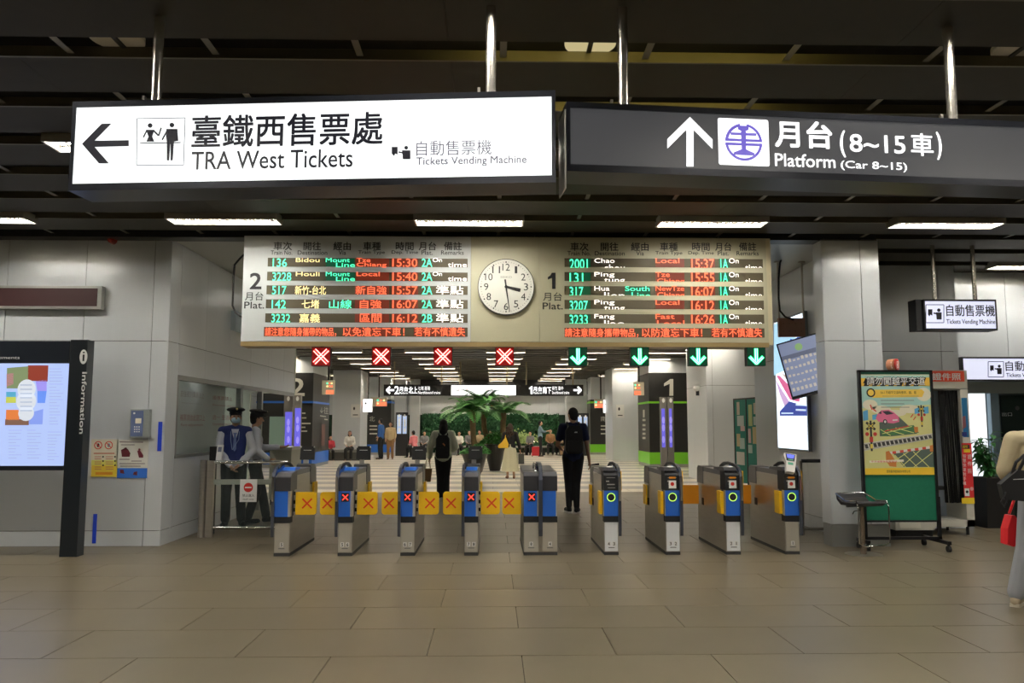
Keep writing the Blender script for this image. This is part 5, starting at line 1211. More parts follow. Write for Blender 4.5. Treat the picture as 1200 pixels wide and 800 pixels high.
text(p, '北上', 479, 453, 489, 461, FW, t, e=.004, bold=.01); text(p, '七堵 基隆', 490, 452.5, 504, 457, FW, t, e=.004); text(p, 'Northbound trains', 490, 458, 516, 461.5, FW, t, e=.004)
many_poly(p, [[(620, 454.5), (622.6, 452.5), (624, 452.5), (624, 461.5), (621.8, 461.5), (621.8, 455.3), (620, 456)]], FW, t, e=.004, name='lettering'); text(p, '月台', 625, 453, 635, 458.3, FW, t, e=.004, bold=.02); text(p, 'Platform', 625, 459, 635, 461.5, FW, t, e=.004)
text(p, '南下', 636, 453, 646, 461, FW, t, e=.004, bold=.01); text(p, '新竹 臺中', 647, 452.5, 660, 457, FW, t, e=.004); text(p, 'Southbound trains', 647, 458, 667, 461.5, FW, t, e=.004)
many_poly(p, [bar(672, 457, 681, 457, 2.2), bar(681, 457, 677, 453, 2), bar(681, 457, 677, 461, 2)], FW, t, e=.004, name='arrow')
text(p, '← 3', 536, 455, 548, 458.5, mat('pale_red_print', (.7, .1, .1)), t, e=.001); text(p, '← → 1', 562, 455, 577, 458.5, mat('pale_red_print', (0, 0, 0)), t, e=.001); text(p, '西出口 West', 583, 455.3, 597, 457.8, mat('pale_grey_print', (.5, .5, .52)), t, e=.001)
for px in (461, 517, 539, 594, 617, 672): MB().cone((X_(px, YH), YH+.1, z1), (X_(px, YH), YH+.1, HC), .028, n=8).build('pole', mat('tan_pole', (.30, .25, .15), .5, .3), t, world=True)
# small lit boards hanging by the pillars
CB = mat('cream_cabinet', (.55, .50, .38), .5)
def mini_board(px0, y0, px1, y1, Y, lb, flip=1):
    p = FRONT(Y); a0, z1 = p.ab(px0, y0); a1, z0 = p.ab(px1, y1)
    t = thing('small_train_board', lb, 'departure board', ((a0+a1)/2, Y+.1, z0))
    MB().box(a0, a1, Y, Y+.2, z0, z1).build('case', CB, t, world=True)
    w_ = px1-px0; f0 = px0+(w_*.35 if flip > 0 else 0); f1 = px1-(0 if flip > 0 else w_*.35)
    q = []
    for i in range(3):
        for j in range(2): q.append((f0+(f1-f0)*(.15+.3*i), y0+3.5+j*3.5))
    for (x, y), m in zip(q, (LG, LYc, LR, LR, LYc, LR)): many_poly(p, [circ(*p.ab(x, y), .035*Y/29, n=8)], m, t, e=.003, name='led_block', px=False)
    rect(p, f0, y1-5, f1, y1-.6, LR, t, e=.002, name='red_line')
    MB().box((a0+a1)/2-.03, (a0+a1)/2+.03, Y+.07, Y+.13, z1, HC).build('hanger', BLACK, t, world=True)
    return t
mini_board(377.5, 445.5, 391, 462, 27.5, 'small train board with lit dots hanging on the left, beside the number 2 pillar')
mini_board(743.5, 447.5, 755, 463, 27.5, 'small train board with lit dots hanging on the right, beside the number 1 pillar', -1)
mini_board(434.5, 465.5, 453, 476, 38.5, 'small red-lit train board hanging before the dark pillar marked north')
mini_board(697, 467.5, 712, 478, 38.5, 'small red-lit train board hanging before the dark pillar marked south', -1)
for r_, Y, lb in (((425.5, 467.5, 436, 482.5), 36.2, 'small white lit sign box beside the north pillar'), ((707, 468.5, 717, 483.5), 36.2, 'small white lit sign box beside the south pillar')):
    p = FRONT(Y); a0, z1 = p.ab(r_[0], r_[1]); a1, z0 = p.ab(r_[2], r_[3]); t = thing('lit_sign_box', lb, 'sign', ((a0+a1)/2, Y+.08, z0))
    MB().box(a0, a1, Y, Y+.16, z0, z1).build('case', WHITE, t, world=True); rect(p, *r_, FW, t, e=.003, name='face'); many_poly(p, [circ(*p.ab(r_[0]+3, r_[1]+5), .05, n=8)], BLKP, t, e=.005, name='mark', px=False)
    MB().box((a0+a1)/2-.02, (a0+a1)/2+.02, Y+.06, Y+.1, z1, HC).build('hanger', DARK, t, world=True)
# poster screens
PUR = emi('purple_screen', (.16, .14, .80), .8); PUR2 = emi('purple_screen_detail', (.35, .30, .9), .9); PBL = emi('pale_blue_screen', (.45, .58, .85), .8)
def totem(px0, y0, px1, ybase, Y, scr, lb, m=PUR, body=None):
    p = FRONT(Y); a0, z1 = p.ab(px0, y0); a1, _ = p.ab(px1, y0)
    t = thing('poster_screen', lb, 'poster screen', ((a0+a1)/2, Y+.1, 0))
    MB().box(a0, a1, Y, Y+.2, 0, z1).build('case', body or mat('totem_grey', (.22, .21, .19), .4, .4), t, world=True, bevel=.01)
    for r_ in scr:
        rect(p, *r_, m, t, e=.004, t=.004, name='screen')
        many_poly(p, [circ(*p.ab((r_[0]+r_[2])/2, r_[1]+(r_[3]-r_[1])*k_), .05, .12, 8) for k_ in (.3, .5, .8)], PUR2 if m is PUR else WHTP, t, e=.006, name='screen_picture', px=False)
        many_poly(p, [circ(*p.ab((r_[0]+r_[2])/2, y0+4), .05, .08, 8)], WHTP, t, e=.006, name='mark', px=False)
totem(333, 463, 343.2, 560, 27.0, [(334.3, 482.5, 341.6, 523)], 'purple poster screen nearer the booth, before the number 2 pillar')
totem(344.5, 463, 352.6, 560, 26.8, [(345.8, 478, 351.6, 525)], 'purple poster screen directly at the left edge of the number 2 pillar')
totem(774, 465, 780.8, 560, 26.8, [(775, 478.5, 779.8, 524)], 'left purple poster screen before the number 1 pillar')
totem(781.8, 465, 789, 560, 26.8, [(784, 478.5, 788, 524)], 'right purple poster screen before the number 1 pillar')
totem(464, 483, 478, 560, 39.5, [(465.5, 486, 470.2, 508), (472, 487, 476.5, 508)], 'dark two-screen timetable stand beyond the north pillar', PBL, BLACK)
totem(676, 484, 690, 560, 39.5, [(677.2, 488, 682, 516), (684, 488, 688.5, 510)], 'dark two-screen timetable stand beyond the man in navy', PBL, BLACK)
# lime shrub stand, small red display, fence of the back garden
t = thing('red_clock_display', 'tiny red digital display on the back wall above the tree fern', 'display', at(580, 478, 43.8)); p = FRONT(43.85); MB().box(*(lambda q0, q1: (q0[0], q1[0], 43.85, 43.99, q1[1], q0[1]))(p.ab(574.5, 472), p.ab(585.5, 478.5))).build('case', BLACK, t, world=True); text(p, '15:28', 576, 473.6, 584, 476.8, LR, t, e=.01, bold=.02)
# bench along the back and left bench
SEAT = mat('bench_grey', (.22, .22, .20), .6)
t = thing('long_bench', 'long low grey bench in front of the green plant wall', 'bench', (X_(600, 40.5), 40.5, 0)); 
MB().box(X_(492, 40.5), X_(680, 40.5), 40.2, 41.0, .36, .44).build('seat', SEAT, t, world=True)
for px in range(497, 680, 20): MB().box(X_(px, 40.5)-.06, X_(px, 40.5)+.06, 40.25, 40.95, 0, .36).build('leg', BLACK, t, world=True)
t = thing('low_bench', 'dark low bench at the foot of the pale column beside the number 2 pillar', 'bench', (X_(405, 34.6), 34.6, 0)); MB().box(X_(386, 34.6), X_(428, 34.6), 34.4, 35.4, .34, .45).build('seat', SEAT, t, world=True); MB().box(X_(387, 34.6), X_(427, 34.6), 34.45, 35.4, 0, .34).build('base', mat('bench_dark', (.08, .08, .07), .6), t, world=True)
# bulletin board beside the inner wall
YBB = 15.4
c0, c1 = at(862, 540, 16.6), at(896, 540, 15.3)
c0.z = c1.z = 0; pu = (c1-c0); pb = Pl(c0, pu, (0, 0, 1)); W_ = Vector((pu.x, pu.y, 0)).length
t = thing('bulletin_board', 'teal bulletin board covered with pale sheets beside the passage wall on the right', 'notice board', (c0+c1)/2)
zt_ = pb.ab(863, 468)[1]; M = pb.M()
MB().box(0, W_, 0, .05, .35, zt_, M).build('board', mat('teal_felt', (.02, .22, .17), .8), t, world=True)
MB().box(-.02, .01, -.01, .06, 0, zt_+.02, M).box(W_*.44-.015, W_*.44+.015, -.01, .06, 0, zt_+.02, M).box(W_-.01, W_+.02, -.01, .06, 0, zt_+.02, M).box(0, W_, -.01, .06, zt_-.01, zt_+.02, M).build('frame', FR, t, world=True)
for x_ in (0, W_): MB().box(x_-.02, x_+.02, -.25, .3, 0, .05, M).build('foot', FR, t, world=True)
cols_ = [(.62, .56, .45), (.55, .62, .58), (.68, .50, .50), (.60, .50, .25), (.45, .60, .55), (.66, .64, .58), (.5, .6, .25)]
for i, r_ in enumerate(((863.5, 471, 867, 486), (864, 487, 872, 499), (868, 499, 873, 505), (863.5, 508, 868, 523), (867, 513, 873, 526), (863.5, 529, 873, 545), (877, 474, 882, 499), (883, 472, 888, 485), (883, 488, 887, 498), (877, 502, 880.5, 519), (882, 500, 888, 520), (877, 521, 882, 531), (889, 468, 895, 473), (889, 476, 895, 500), (889, 502, 895, 531), (889, 533, 895, 545))):
    a0, b1 = pb.ab(r_[0], r_[1]); a1, b0 = pb.ab(r_[2], r_[3]); a1 = min(a1, W_-.02)
    rect_ab(pb, a0, a1, b0, b1, mat(f'sheet_{i%7}', cols_[i % 7], .6), t, e=.006, t=.003, name='pinned_sheet')
# wall lamp on the grey block
t = thing('wall_lamp', 'small round white wall lamp on the grey corner right of the number 1 pillar', 'wall lamp', at(819.5, 459, 22.2)); q = t.location; q.x = xc-.06
MB().ball((0, 0, .1), .09).build('globe', WHITE, t, smooth=True); MB().box(-.02, .06, -.03, .03, -.1, .04).build('bracket', DARK, t)
# tree ferns and planters
FERN = mat('fern_green', (.045, .17, .03), .5, 0, .4, 4); BUSH = mat('bush_green', (.03, .17, .02), .55, 0, .4, 3); TRUNK = mat('fern_trunk', (.12, .08, .035), .9, 0, .3, 12)
POT = mat('planter_black', (.014, .013, .012), .45)
def frond_mesh(L=1.5, t_=None):
    mb = MB(); n = 16; pts = []
    for i in range(n+1): u_ = i/n; pts.append(Vector((0, L*u_*(1-.12*u_), .55*L*(u_*.9-1.15*u_*u_))))
    mb.tube(pts, [.012*(1-.8*i/n) for i in range(n+1)], 4)
    for i in range(1, n):
        w_ = .46*L*math.sin(PI*(i/n)**.8)**.7*.5+.02
        for s_ in (-1, 1):
            a = pts[i]; d_ = (pts[i+1]-pts[i-1]).normalized(); tip = a+Vector((s_*w_, w_*.35, -.12*w_)); m_ = (a+tip)/2
            mb.bm.faces.new([mb.bm.verts.new(v) for v in (a, m_-d_*.055*L/1.5, tip, m_+d_*.055*L/1.5)])
    o = mb.build('frond', FERN, t_); me = o.data; bpy.data.objects.remove(o); return me
def fern(lb, x, y, ph, pr, bush, h, L, seed, trunks, cr=None):
    t = thing('tree_fern', lb, 'potted tree', (x, y, 0)); R_ = random.Random(seed)
    mb = MB(); 
    mb.cone((0, 0, 0), (0, 0, ph), pr*.45, pr, 24); mb.build('planter', POT, t)
    b_ = MB()
    for i in range(700):
        a = R_.uniform(0, 2*PI); rr = pr*1.25*math.sqrt(R_.random()); z = ph+bush*(1-(rr/(pr*1.35))**2)*R_.uniform(.2, 1); c = Vector((rr*math.cos(a), rr*math.sin(a), z)); s_ = R_.uniform(.05, .10)
        E_ = Euler((R_.uniform(-1, 1), R_.uniform(-1, 1), R_.uniform(0, 6))).to_matrix()
        b_.bm.faces.new([b_.bm.verts.new(c+E_ @ Vector(q)) for q in ((-s_*.35, 0, 0), (0, -s_, .01), (s_*.35, 0, 0), (0, s_, .02))])
    o = b_.build('undergrowth', BUSH, t); o['kind'] = 'stuff'
    fm = frond_mesh(L, t)
    for dx, dy, hh in trunks:
        MB().tube([(dx*.4, dy*.4, ph-.1), (dx, dy, hh*.6), (dx*1.15, dy, hh)], [.11, .085, .10], 10).build('trunk', TRUNK, t, smooth=True)
        for k_ in range(cr or 15):
            o = link_mesh('frond', fm, t); o.location = (dx*1.15, dy, hh-.03+R_.uniform(-.05, .05)); s_ = R_.uniform(.8, 1.1); o.scale = (s_, s_, s_)
            o.rotation_euler = (R_.uniform(-.25, .55), 0, k_*2*PI/(cr or 15)+R_.uniform(-.15, .15))
    return t
yA = 20.6; xA_ = X_(556.5, yA)
t = thing('low_planter', 'tall tapered black planter with low green bush, just behind the gate under the clock', 'planter', (xA_, yA, 0)); R_ = random.Random(4)
MB().cone((0, 0, 0), (0, 0, .78), .06, .33, 24).cone((0, 0, 0), (0, 0, .01), .12, .12, 16).build('planter', POT, t)
b_ = MB()
for i in range(650):
    a = R_.uniform(0, 2*PI); rr = .38*math.sqrt(R_.random()); z = .76+.2*(1-(rr/.42)**2)*R_.uniform(.2, 1); c = Vector((rr*math.cos(a), rr*math.sin(a), z)); s_ = R_.uniform(.03, .06); E_ = Euler((R_.uniform(-1, 1), R_.uniform(-1, 1), R_.uniform(0, 6))).to_matrix()
    b_.bm.faces.new([b_.bm.verts.new(c+E_ @ Vector(q)) for q in ((-s_*.4, 0, 0), (0, -s_, .01), (s_*.4, 0, 0), (0, s_, .02))])
o = b_.build('bush', BUSH, t); o['kind'] = 'stuff'
fern('broad-crowned tree fern with a single trunk, left of the fern with two trunks', X_(560, 26.2), 26.2, .6, .32, .3, 2.05, 1.25, 3, [(-.15, 0, 1.95)], 26)
fern('tree fern with two trunks in a large tapered planter behind the yellow bag', X_(580, 27.0), 27.0, .85, .38, .45, 2.2, 1.15, 5, [(-.35, .1, 2.25), (.25, .0, 1.9)], 20)
# small shrub near the right of the green wall
t = thing('shrub', 'pale flowering shrub at the foot of the green wall behind the cream skirt', 'shrub', (X_(613, 42.6), 42.6, 0)); b_ = MB()
for i in range(350):
    c = Vector((R_.gauss(0, .32), R_.gauss(0, .12), .55+abs(R_.gauss(0, .22)))); s_ = .05; b_.ball(c, s_, u=4, v=3) if i < 40 else b_.bm.faces.new([b_.bm.verts.new(c+Vector(q)) for q in ((-s_, 0, 0), (0, 0, -s_), (s_, .02, 0), (0, .02, s_*1.4))])
o = b_.build('blossom_leaves', mat('pale_leaf', (.30, .42, .14), .6), t); o['kind'] = 'stuff'
for a in (-.1, .1): MB().tube([(0, 0, 0), (a, 0, .35), (a*2, 0, .7)], .015, 5).build('stem', TRUNK, t)
# cabinet and papers by the booth passage
t = thing('service_desk', 'low beige service desk beyond the booth opening, behind the leftmost gate', 'desk', (X_(345, 15.9), 15.9, 0))
MB().box(X_(322, 15.9), X_(353, 15.9)-.1, 15.6, 16.4, .1, 1.02).build('front', mat('desk_beige', (.40, .40, .33), .5), t, world=True, bevel=.01); MB().box(X_(321, 15.9), X_(353, 15.9)-.08, 15.55, 16.45, 1.02, 1.07).build('top', mat('desk_top', (.50, .50, .44), .3), t, world=True); MB().box(X_(323, 15.9), X_(352, 15.9)-.12, 15.65, 16.35, 0, .1).build('kick', BLACK, t, world=True)
t = thing('green_glass_panel', 'pale green glass panel standing on the service desk', 'glass panel', (X_(328, 16), 16, 1.07)); MB().box(X_(316, 16), X_(334, 16), 15.98, 16.0, 1.07, Z_(488, 16)).build('glass', mat('pale_green_glass', (.55, .75, .60), .3), t, world=True); MB().box(X_(316, 16), X_(334, 16), 15.96, 16.02, 1.07, 1.09).build('foot_rail', STEEL, t, world=True)

# ================================================================== PEOPLE
SKIN = mat('skin_tan', (.50, .28, .18), .55); SKINL = mat('skin_light', (.62, .40, .29), .55); HAIR = mat('hair_black', (.006, .005, .005), .8); HAIRB = mat('hair_brown', (.030, .015, .008), .8)
V = Vector
def pose_stand(**k):
    J = dict(hipL=(-.09, 0, .93), hipR=(.09, 0, .93), kneeL=(-.10, .02, .50), kneeR=(.10, .02, .50), ankL=(-.10, -.02, .09), ankR=(.10, -.02, .09), toeL=(-.12, .14, .035), toeR=(.12, .14, .035),
             pel=(0, 0, .97), waist=(0, .0, 1.10), chest=(0, 0, 1.30), shL=(-.18, 0, 1.43), shR=(.18, 0, 1.43), elL=(-.23, -.02, 1.14), elR=(.23, -.02, 1.14), wrL=(-.22, .05, .90), wrR=(.22, .05, .90),
             neck=(0, -.01, 1.47), head=(0, .015, 1.635))
    J.update(k); return J
def pose_sit(**k):
    J = dict(hipL=(-.09, 0, .52), hipR=(.09, 0, .52), kneeL=(-.12, .42, .50), kneeR=(.12, .42, .50), ankL=(-.12, .40, .09), ankR=(.12, .40, .09), toeL=(-.13, .56, .035), toeR=(.13, .56, .035),
             pel=(0, 0, .56), waist=(0, .03, .70), chest=(0, .06, .88), shL=(-.17, .05, 1.01), shR=(.17, .05, 1.01), elL=(-.22, .10, .75), elR=(.22, .10, .75), wrL=(-.10, .30, .66), wrR=(.10, .30, .66),
             neck=(0, .06, 1.06), head=(0, .10, 1.22))
    J.update(k); return J
def figure(name, lb, loc, rz, H=1.75, J=None, cl=None, hair='short', skin=None, hairm=None, vox=.008, look=0.0, tilt=0.0, group=None, mask=False, fingers=True, skirt=False, pack=None, cap=False, face=True):
    """one continuous body skin; garments and hair are its children"""
    s = H/1.75; J = {k_: V(v) for k_, v in (J or pose_stand()).items()}; skin = skin or SKIN; hairm = hairm or HAIR
    t = thing(name, lb, 'person', loc, rz, group); t.scale = (s, s, s)
    def limb(mb, a, ra, b_, rb): mb.capsule(J[a], ra, J[b_], rb)
    def torso(mb, pad):
        up = (J['chest']-J['waist']).normalized(); side = (J['shR']-J['shL']).normalized()
        hs = (J['hipR']-J['hipL']).normalized()
        for sg_ in (-1, 1):
            mb.capsule(J['pel']+hs*sg_*.055-V((0, 0, .03)), .105+pad, J['waist']+side*sg_*.045, .092+pad)
            mb.capsule(J['waist']+side*sg_*.045, .092+pad, J['chest']+side*sg_*.06, .105+pad)
            mb.capsule(J['chest']+side*sg_*.06, .105+pad, J['chest']+side*sg_*.085+up*.075, .075+pad)
        mb.capsule(J['shL'], .055+pad, J['shR'], .055+pad); mb.capsule(J['shL'], .05+pad, J['neck'], .05+pad*.6); mb.capsule(J['shR'], .05+pad, J['neck'], .05+pad*.6)
    HR = Euler((tilt, 0, look)).to_matrix().to_4x4()
    hc = J['head']
    def hp(*q): return hc+(HR @ V(q))
    mb = MB(); torso(mb, -.012)
    mb.capsule(J['neck'], .05, hp(0, -.015, -.06), .046)
    mb.ball(hc, 1, (.073, .092, .108), 16, 12, HR); mb.ball(hp(0, .03, -.055), 1, (.052, .058, .062), 12, 8, HR)
    if face:
        mb.capsule(hp(0, .088, .01), .010, hp(0, .108, -.025), .014); mb.ball(hp(0, .085, -.062), 1, (.022, .012, .010), 8, 6, HR)
        for sg_ in (-1, 1): mb.ball(hp(sg_*.076, -.005, -.01), 1, (.010, .020, .032), 8, 6, HR)
    for S in 'LR':
        limb(mb, 'hip'+S, .082, 'knee'+S, .052); limb(mb, 'knee'+S, .052, 'ank'+S, .036); mb.capsule(J['ank'+S]+V((0, 0, -.03)), .036, J['toe'+S], .03)
        limb(mb, 'sh'+S, .050, 'el'+S, .037); limb(mb, 'el'+S, .037, 'wr'+S, .025)
        d = (J['wr'+S]-J['el'+S]).normalized(); sg_ = -1 if S == 'L' else 1
        fw = V((0, 1, 0)); a = (fw-d*fw.dot(d)); a = a.normalized() if a.length > .2 else V((0, 0, 1)); inn = d.cross(a)*(1 if S == 'L' else -1); w0 = J['wr'+S]
        mb.capsule(w0+d*.02, .024, w0+d*.075+a*.018, .020); mb.capsule(w0+d*.02, .022, w0+d*.075-a*.018, .018)
        if fingers:
            for k_, l_ in ((-1.5, .052), (-.5, .068), (.5, .074), (1.5, .064)):
                b0_ = w0+d*.085+a*(k_*.0185); b1_ = b0_+d*l_*.55+inn*.006; b2_ = b1_+d*l_*.42+inn*.025
                mb.capsule(b0_, .0092, b1_, .0086, 8); mb.capsule(b1_, .0086, b2_, .0072, 8)
            t0_ = w0+d*.035+a*.03; t1_ = t0_+d*.035+a*.03+inn*.01; mb.capsule(t0_, .012, t1_, .010, 8); mb.capsule(t1_, .010, t1_+d*.032+inn*.012, .0085, 8)
        else: mb.capsule(w0+d*.08, .022, w0+d*.14, .012)
    body = mb.build('body', skin, t); remesh(body, vox, 1)
    c = cl or {}
    def shell(nm, m, fn, v=None, it=3):
        mb = MB(); fn(mb); o = mb.build(nm, m, t); remesh(o, v or max(vox*1.5, .011), it); return o
    if 'trousers' in c:
        fl_ = c.get('flare', .062)
        def f_(mb):
            for sg_ in (-1, 1): mb.capsule(J['pel']+V((sg_*.055, 0, -.03)), .120, J['waist']+V((sg_*.045, 0, -.04)), .105)
            for S in 'LR':
                mb.capsule(J['hip'+S], .105, J['knee'+S], .075); e_ = J['knee'+S].lerp(J['ank'+S], .93); mb.capsule(J['knee'+S], .075, e_, fl_)
        shell('trousers', c['trousers'], f_)
    if 'shoes' in c:
        def f_(mb):
            for S in 'LR':
                a, b_ = J['ank'+S], J['toe'+S]; h_ = (a-b_); h_.z = 0; h_ = h_.normalized() if h_.length > 0 else V((0, -1, 0))
                mb.capsule(a+V((0, 0, -.01)), .045, V((a.x, a.y, max(.04, a.z-.045)))+h_*.03, .042); mb.capsule(V((a.x, a.y, max(.042, a.z-.045)))+h_*.03, .042, b_+V((0, 0, .012)), .040)
        shell('shoes', c['shoes'], f_)
        if 'sole' in c:
            mb = MB()
            for S in 'LR':
                a, b_ = J['ank'+S].copy(), J['toe'+S].copy(); z_ = b_.z-.035; d_ = (b_-a); d_.z = 0; d_.normalize(); n_ = V((-d_.y, d_.x, 0))
                q = [a-d_*.06-n_*.038, a-d_*.06+n_*.038, b_+n_*.042, b_+d_*.03+n_*.02, b_+d_*.03-n_*.02, b_-n_*.042]
                lo = [mb.bm.verts.new((v.x, v.y, z_)) for v in q]; hi = [mb.bm.verts.new((v.x, v.y, z_+.028)) for v in q]
                mb.bm.faces.new(lo); mb.bm.faces.new(hi[::-1])
                for i in range(6): mb.bm.faces.new([lo[i], lo[(i+1) % 6], hi[(i+1) % 6], hi[i]])
            mb.build('soles', c['sole'], t)
    if 'skirt' in c:
        def f_(mb):
            n = 40; rings = []
            z0, z1 = J['waist'].z, c.get('skirt_z', .22)
            for i in range(9):
                u_ = i/8; z = z0+(z1-z0)*u_; ring = []
                for k_ in range(n):
                    a = 2*PI*k_/n; r_ = .115+.035*min(1, u_*4)+.10*u_+.014*u_*math.sin(9*a+1)+.008*u_*math.sin(5*a); ring.append(mb.bm.verts.new((r_*1.12*math.cos(a), r_*.9*math.sin(a), z)))
                if rings:
                    for k_ in range(n): mb.bm.faces.new([rings[-1][k_], rings[-1][(k_+1) % n], ring[(k_+1) % n], ring[k_]])
                else: mb.bm.faces.new(ring)
                rings.append(ring)
            mb.bm.faces.new(rings[-1])
        mb = MB(); f_(mb); mb.build('skirt', c['skirt'], t, smooth=True)
    if 'top' in c:
        fr = c.get('sleeve', .55); pad = c.get('pad', .008)
        def f_(mb):
            torso(mb, pad)
            hs_ = V((.05, 0, 0))
            for sg_ in (-1, 1): mb.capsule(J['pel']+hs_*sg_+V((0, 0, c.get('hem', -.02))), .118+pad, J['waist']+hs_*sg_*.8, .10+pad)
            for S in 'LR':
                a, b_, w_ = J['sh'+S], J['el'+S], J['wr'+S]
                if fr <= 1: mb.capsule(a, .062+pad, a.lerp(b_, fr), .058+pad)
                else: mb.capsule(a, .058+pad, b_, .048+pad); mb.capsule(b_, .048+pad, b_.lerp(w_, fr-1), .038+pad)
        shell('shirt' if 'jacket' not in c else 'jacket', c['top'], f_)
    if 'vest' in c: shell('vest', c['vest'], lambda mb: [torso(mb, .016)] and [mb.capsule(J['pel']+V((sg_*.05, 0, .02)), .125, J['waist']+V((sg_*.04, 0, 0)), .11) for sg_ in (-1, 1)] and None)
    # hair
    if hair:
        mb = MB(); mb.ball(hp(0, -.014, .022), 1, (.084, .098, .104), 16, 12, HR)
        if hair == 'short': mb.ball(hp(0, -.04, -.02), 1, (.076, .062, .085), 12, 8, HR)
        if hair == 'long':
            mb.ball(hp(0, -.04, -.03), 1, (.088, .075, .12), 12, 8, HR); mb.capsule(hp(0, -.055, -.06), .085, hp(0, -.075, -.15), .08); mb.capsule(hp(0, -.075, -.15), .08, hp(0, -.075, -.19), .05)
            for sg_ in (-1, 1): mb.capsule(hp(sg_*.05, -.03, -.02), .045, hp(sg_*.065, -.06, -.17), .035)
        if hair == 'curly':
            mb.ball(hp(0, -.05, -.04), 1, (.10, .09, .14), 12, 8, HR); R_ = random.Random(9)
            for i in range(26): mb.ball(hp(R_.uniform(-.11, .11), -.06+R_.uniform(-.05, .03), R_.uniform(-.34, .02)), R_.uniform(.035, .055), u=8, v=6)
        # keep the face clear
        o = mb.build('hair', hairm, t)
        for v in o.data.vertices:
            q = HR.inverted() @ (v.co-hc)
            if q.y > .035 and q.z < .055: v.co = hc+(HR @ V((q.x*.95, .03, q.z)))
        remesh(o, max(vox, .009), 2)
    if face:
        mb = MB()
        for sg_ in (-1, 1): mb.ball(hp(sg_*.030, .083, .012), .009, (1.3, .6, .7), 8, 6)
        mb.build('eyes', BLKP, t); MB().ball(hp(0, .094, -.062), 1, (.020, .006, .005), 8, 6, HR).build('lips', mat('lips', (.35, .12, .10), .5), t)
    if mask:
        mb = MB(); mb.ball(hp(0, .048, -.045), 1, (.066, .068, .052), 16, 10, HR); mb.build('face_mask', mask, t, smooth=True)
    t['J'] = ''; del t['J']
    return t, J, hp, HR
NAVY = mat('navy_shirt', (.008, .012, .045), .8); BLKC = mat('black_cloth', (.008, .008, .009), .85); BAGK = mat('bag_black', (.010, .010, .012), .6)
def backpack(t, J, m, w_=.15, h_=.42, d_=.13, z=1.20, logo=None):
    y_ = J['chest'].y-.12
    o = MB().prism([(-w_*.8, z-h_/2), (w_*.8, z-h_/2), (w_, z-h_/2+.06), (w_*.95, z+h_/2-.08), (w_*.6, z+h_/2), (-w_*.6, z+h_/2), (-w_*.95, z+h_/2-.08), (-w_, z-h_/2+.06)], y_-d_, y_).build('backpack', m, t, bevel=.03, seg=3)
    MB().prism([(-w_*.7, z-h_/2+.04), (w_*.7, z-h_/2+.04), (w_*.75, z-.02), (-w_*.75, z-.02)], y_-d_-.035, y_-d_+.01).build('front_pocket', m, o, bevel=.015)
    for sg_ in (-1, 1): MB().tube([(sg_*.085, y_-.01, z+h_/2-.06), (sg_*.10, J['shL'].y-.02, J['shL'].z+.075), (sg_*.115, J['chest'].y+.10, J['shL'].z-.02), (sg_*.125, J['chest'].y+.12, z-.02), (sg_*.12, y_, z-.14)], .018, 6).build('strap', m, o)
    if logo: logo(o, y_-d_)
    return o
# --- man in navy, walking away
p_ = fl(672, 601)
J = pose_stand(hipL=(-.085, 0, .93), kneeL=(-.07, .06, .50), ankL=(-.075, -.02, .10), toeL=(-.11, .13, .04), kneeR=(.055, .04, .50), ankR=(.05, -.05, .09), toeR=(.09, .10, .035),
               elR=(.235, -.06, 1.13), wrR=(.27, -.02, .87), elL=(-.26, .02, 1.13), wrL=(-.17, .22, 1.05))
t, J_, hp, HR = figure('person', 'man in navy T-shirt and black trousers with black backpack walking away between the gates', p_, 0, 1.78, J, dict(top=mat('navy_tee', (.010, .016, .06), .8), trousers=BLKC, flare=.052, shoes=BLKC, sole=mat('sole_white', (.55, .53, .5), .6), sleeve=.62), hair='short', look=.5, vox=.0065)
backpack(t, J_, BAGK, .145, .46, .13, 1.22, lambda o, y: MB().box(.0, .05, y-.004, y+.0, 1.335, 1.345).box(.012, .05, y-.004, y, 1.347, 1.353).build('small_logo', WHTP, o))
o = MB().box(-.035, .035, -.006, .006, -.07, .07).build('phone', BLACK, None); o.location = (wm(t) @ (J_['wrR']+V((.035, .02, -.10)))); o.rotation_euler = (0, math.radians(80), 0); tag(o, 'black phone held in the right hand of the man in navy', 'phone')
# --- woman with backpack and tote
p_ = at(519, 583, 16.5); p_.z = 0
J = pose_stand(kneeL=(-.07, .03, .50), kneeR=(.07, .05, .5), ankL=(-.05, .02, .09), ankR=(.06, -.06, .10), elL=(-.28, -.03, 1.15), wrL=(-.30, .03, .92), elR=(.27, .0, 1.15), wrR=(.20, .18, 1.08))
t, J_, hp, HR = figure('person', 'woman with dark hair, pale green jacket, black backpack and wide black trousers walking away', p_, 0, 1.60, J, dict(top=mat('sage_jacket', (.62, .65, .52), .8), jacket=1, sleeve=1.9, pad=.026, hem=-.0, trousers=BLKC, flare=.085, shoes=WHITE), hair='long', vox=.009)
backpack(t, J_, BAGK, .15, .50, .15, 1.16, lambda o, y: MB().prism([(.0, 1.22), (.05, 1.17), (.055, 1.20), (.015, 1.24)], y-.005, y).build('orange_tag', mat('orange_tag', (.8, .3, .1), .5), o))
tb = thing('tote_bag', 'brown tote bag with pale straps held low by the woman in the pale green jacket', 'bag', wm(t) @ V((-.33, .0, .40)))
MB().prism([(-.075, 0), (.055, 0), (.085, .26), (-.08, .26)], -.05, .05).build('bag_body', mat('tote_brown', (.24, .15, .07), .8), tb, bevel=.015)
MB().tube([(-.05, 0, .25), (-.035, 0, .40), (.0, 0, .46), (.03, 0, .42), (.05, 0, .25)], .011, 6).build('strap', mat('tote_strap', (.55, .50, .38), .8), tb)
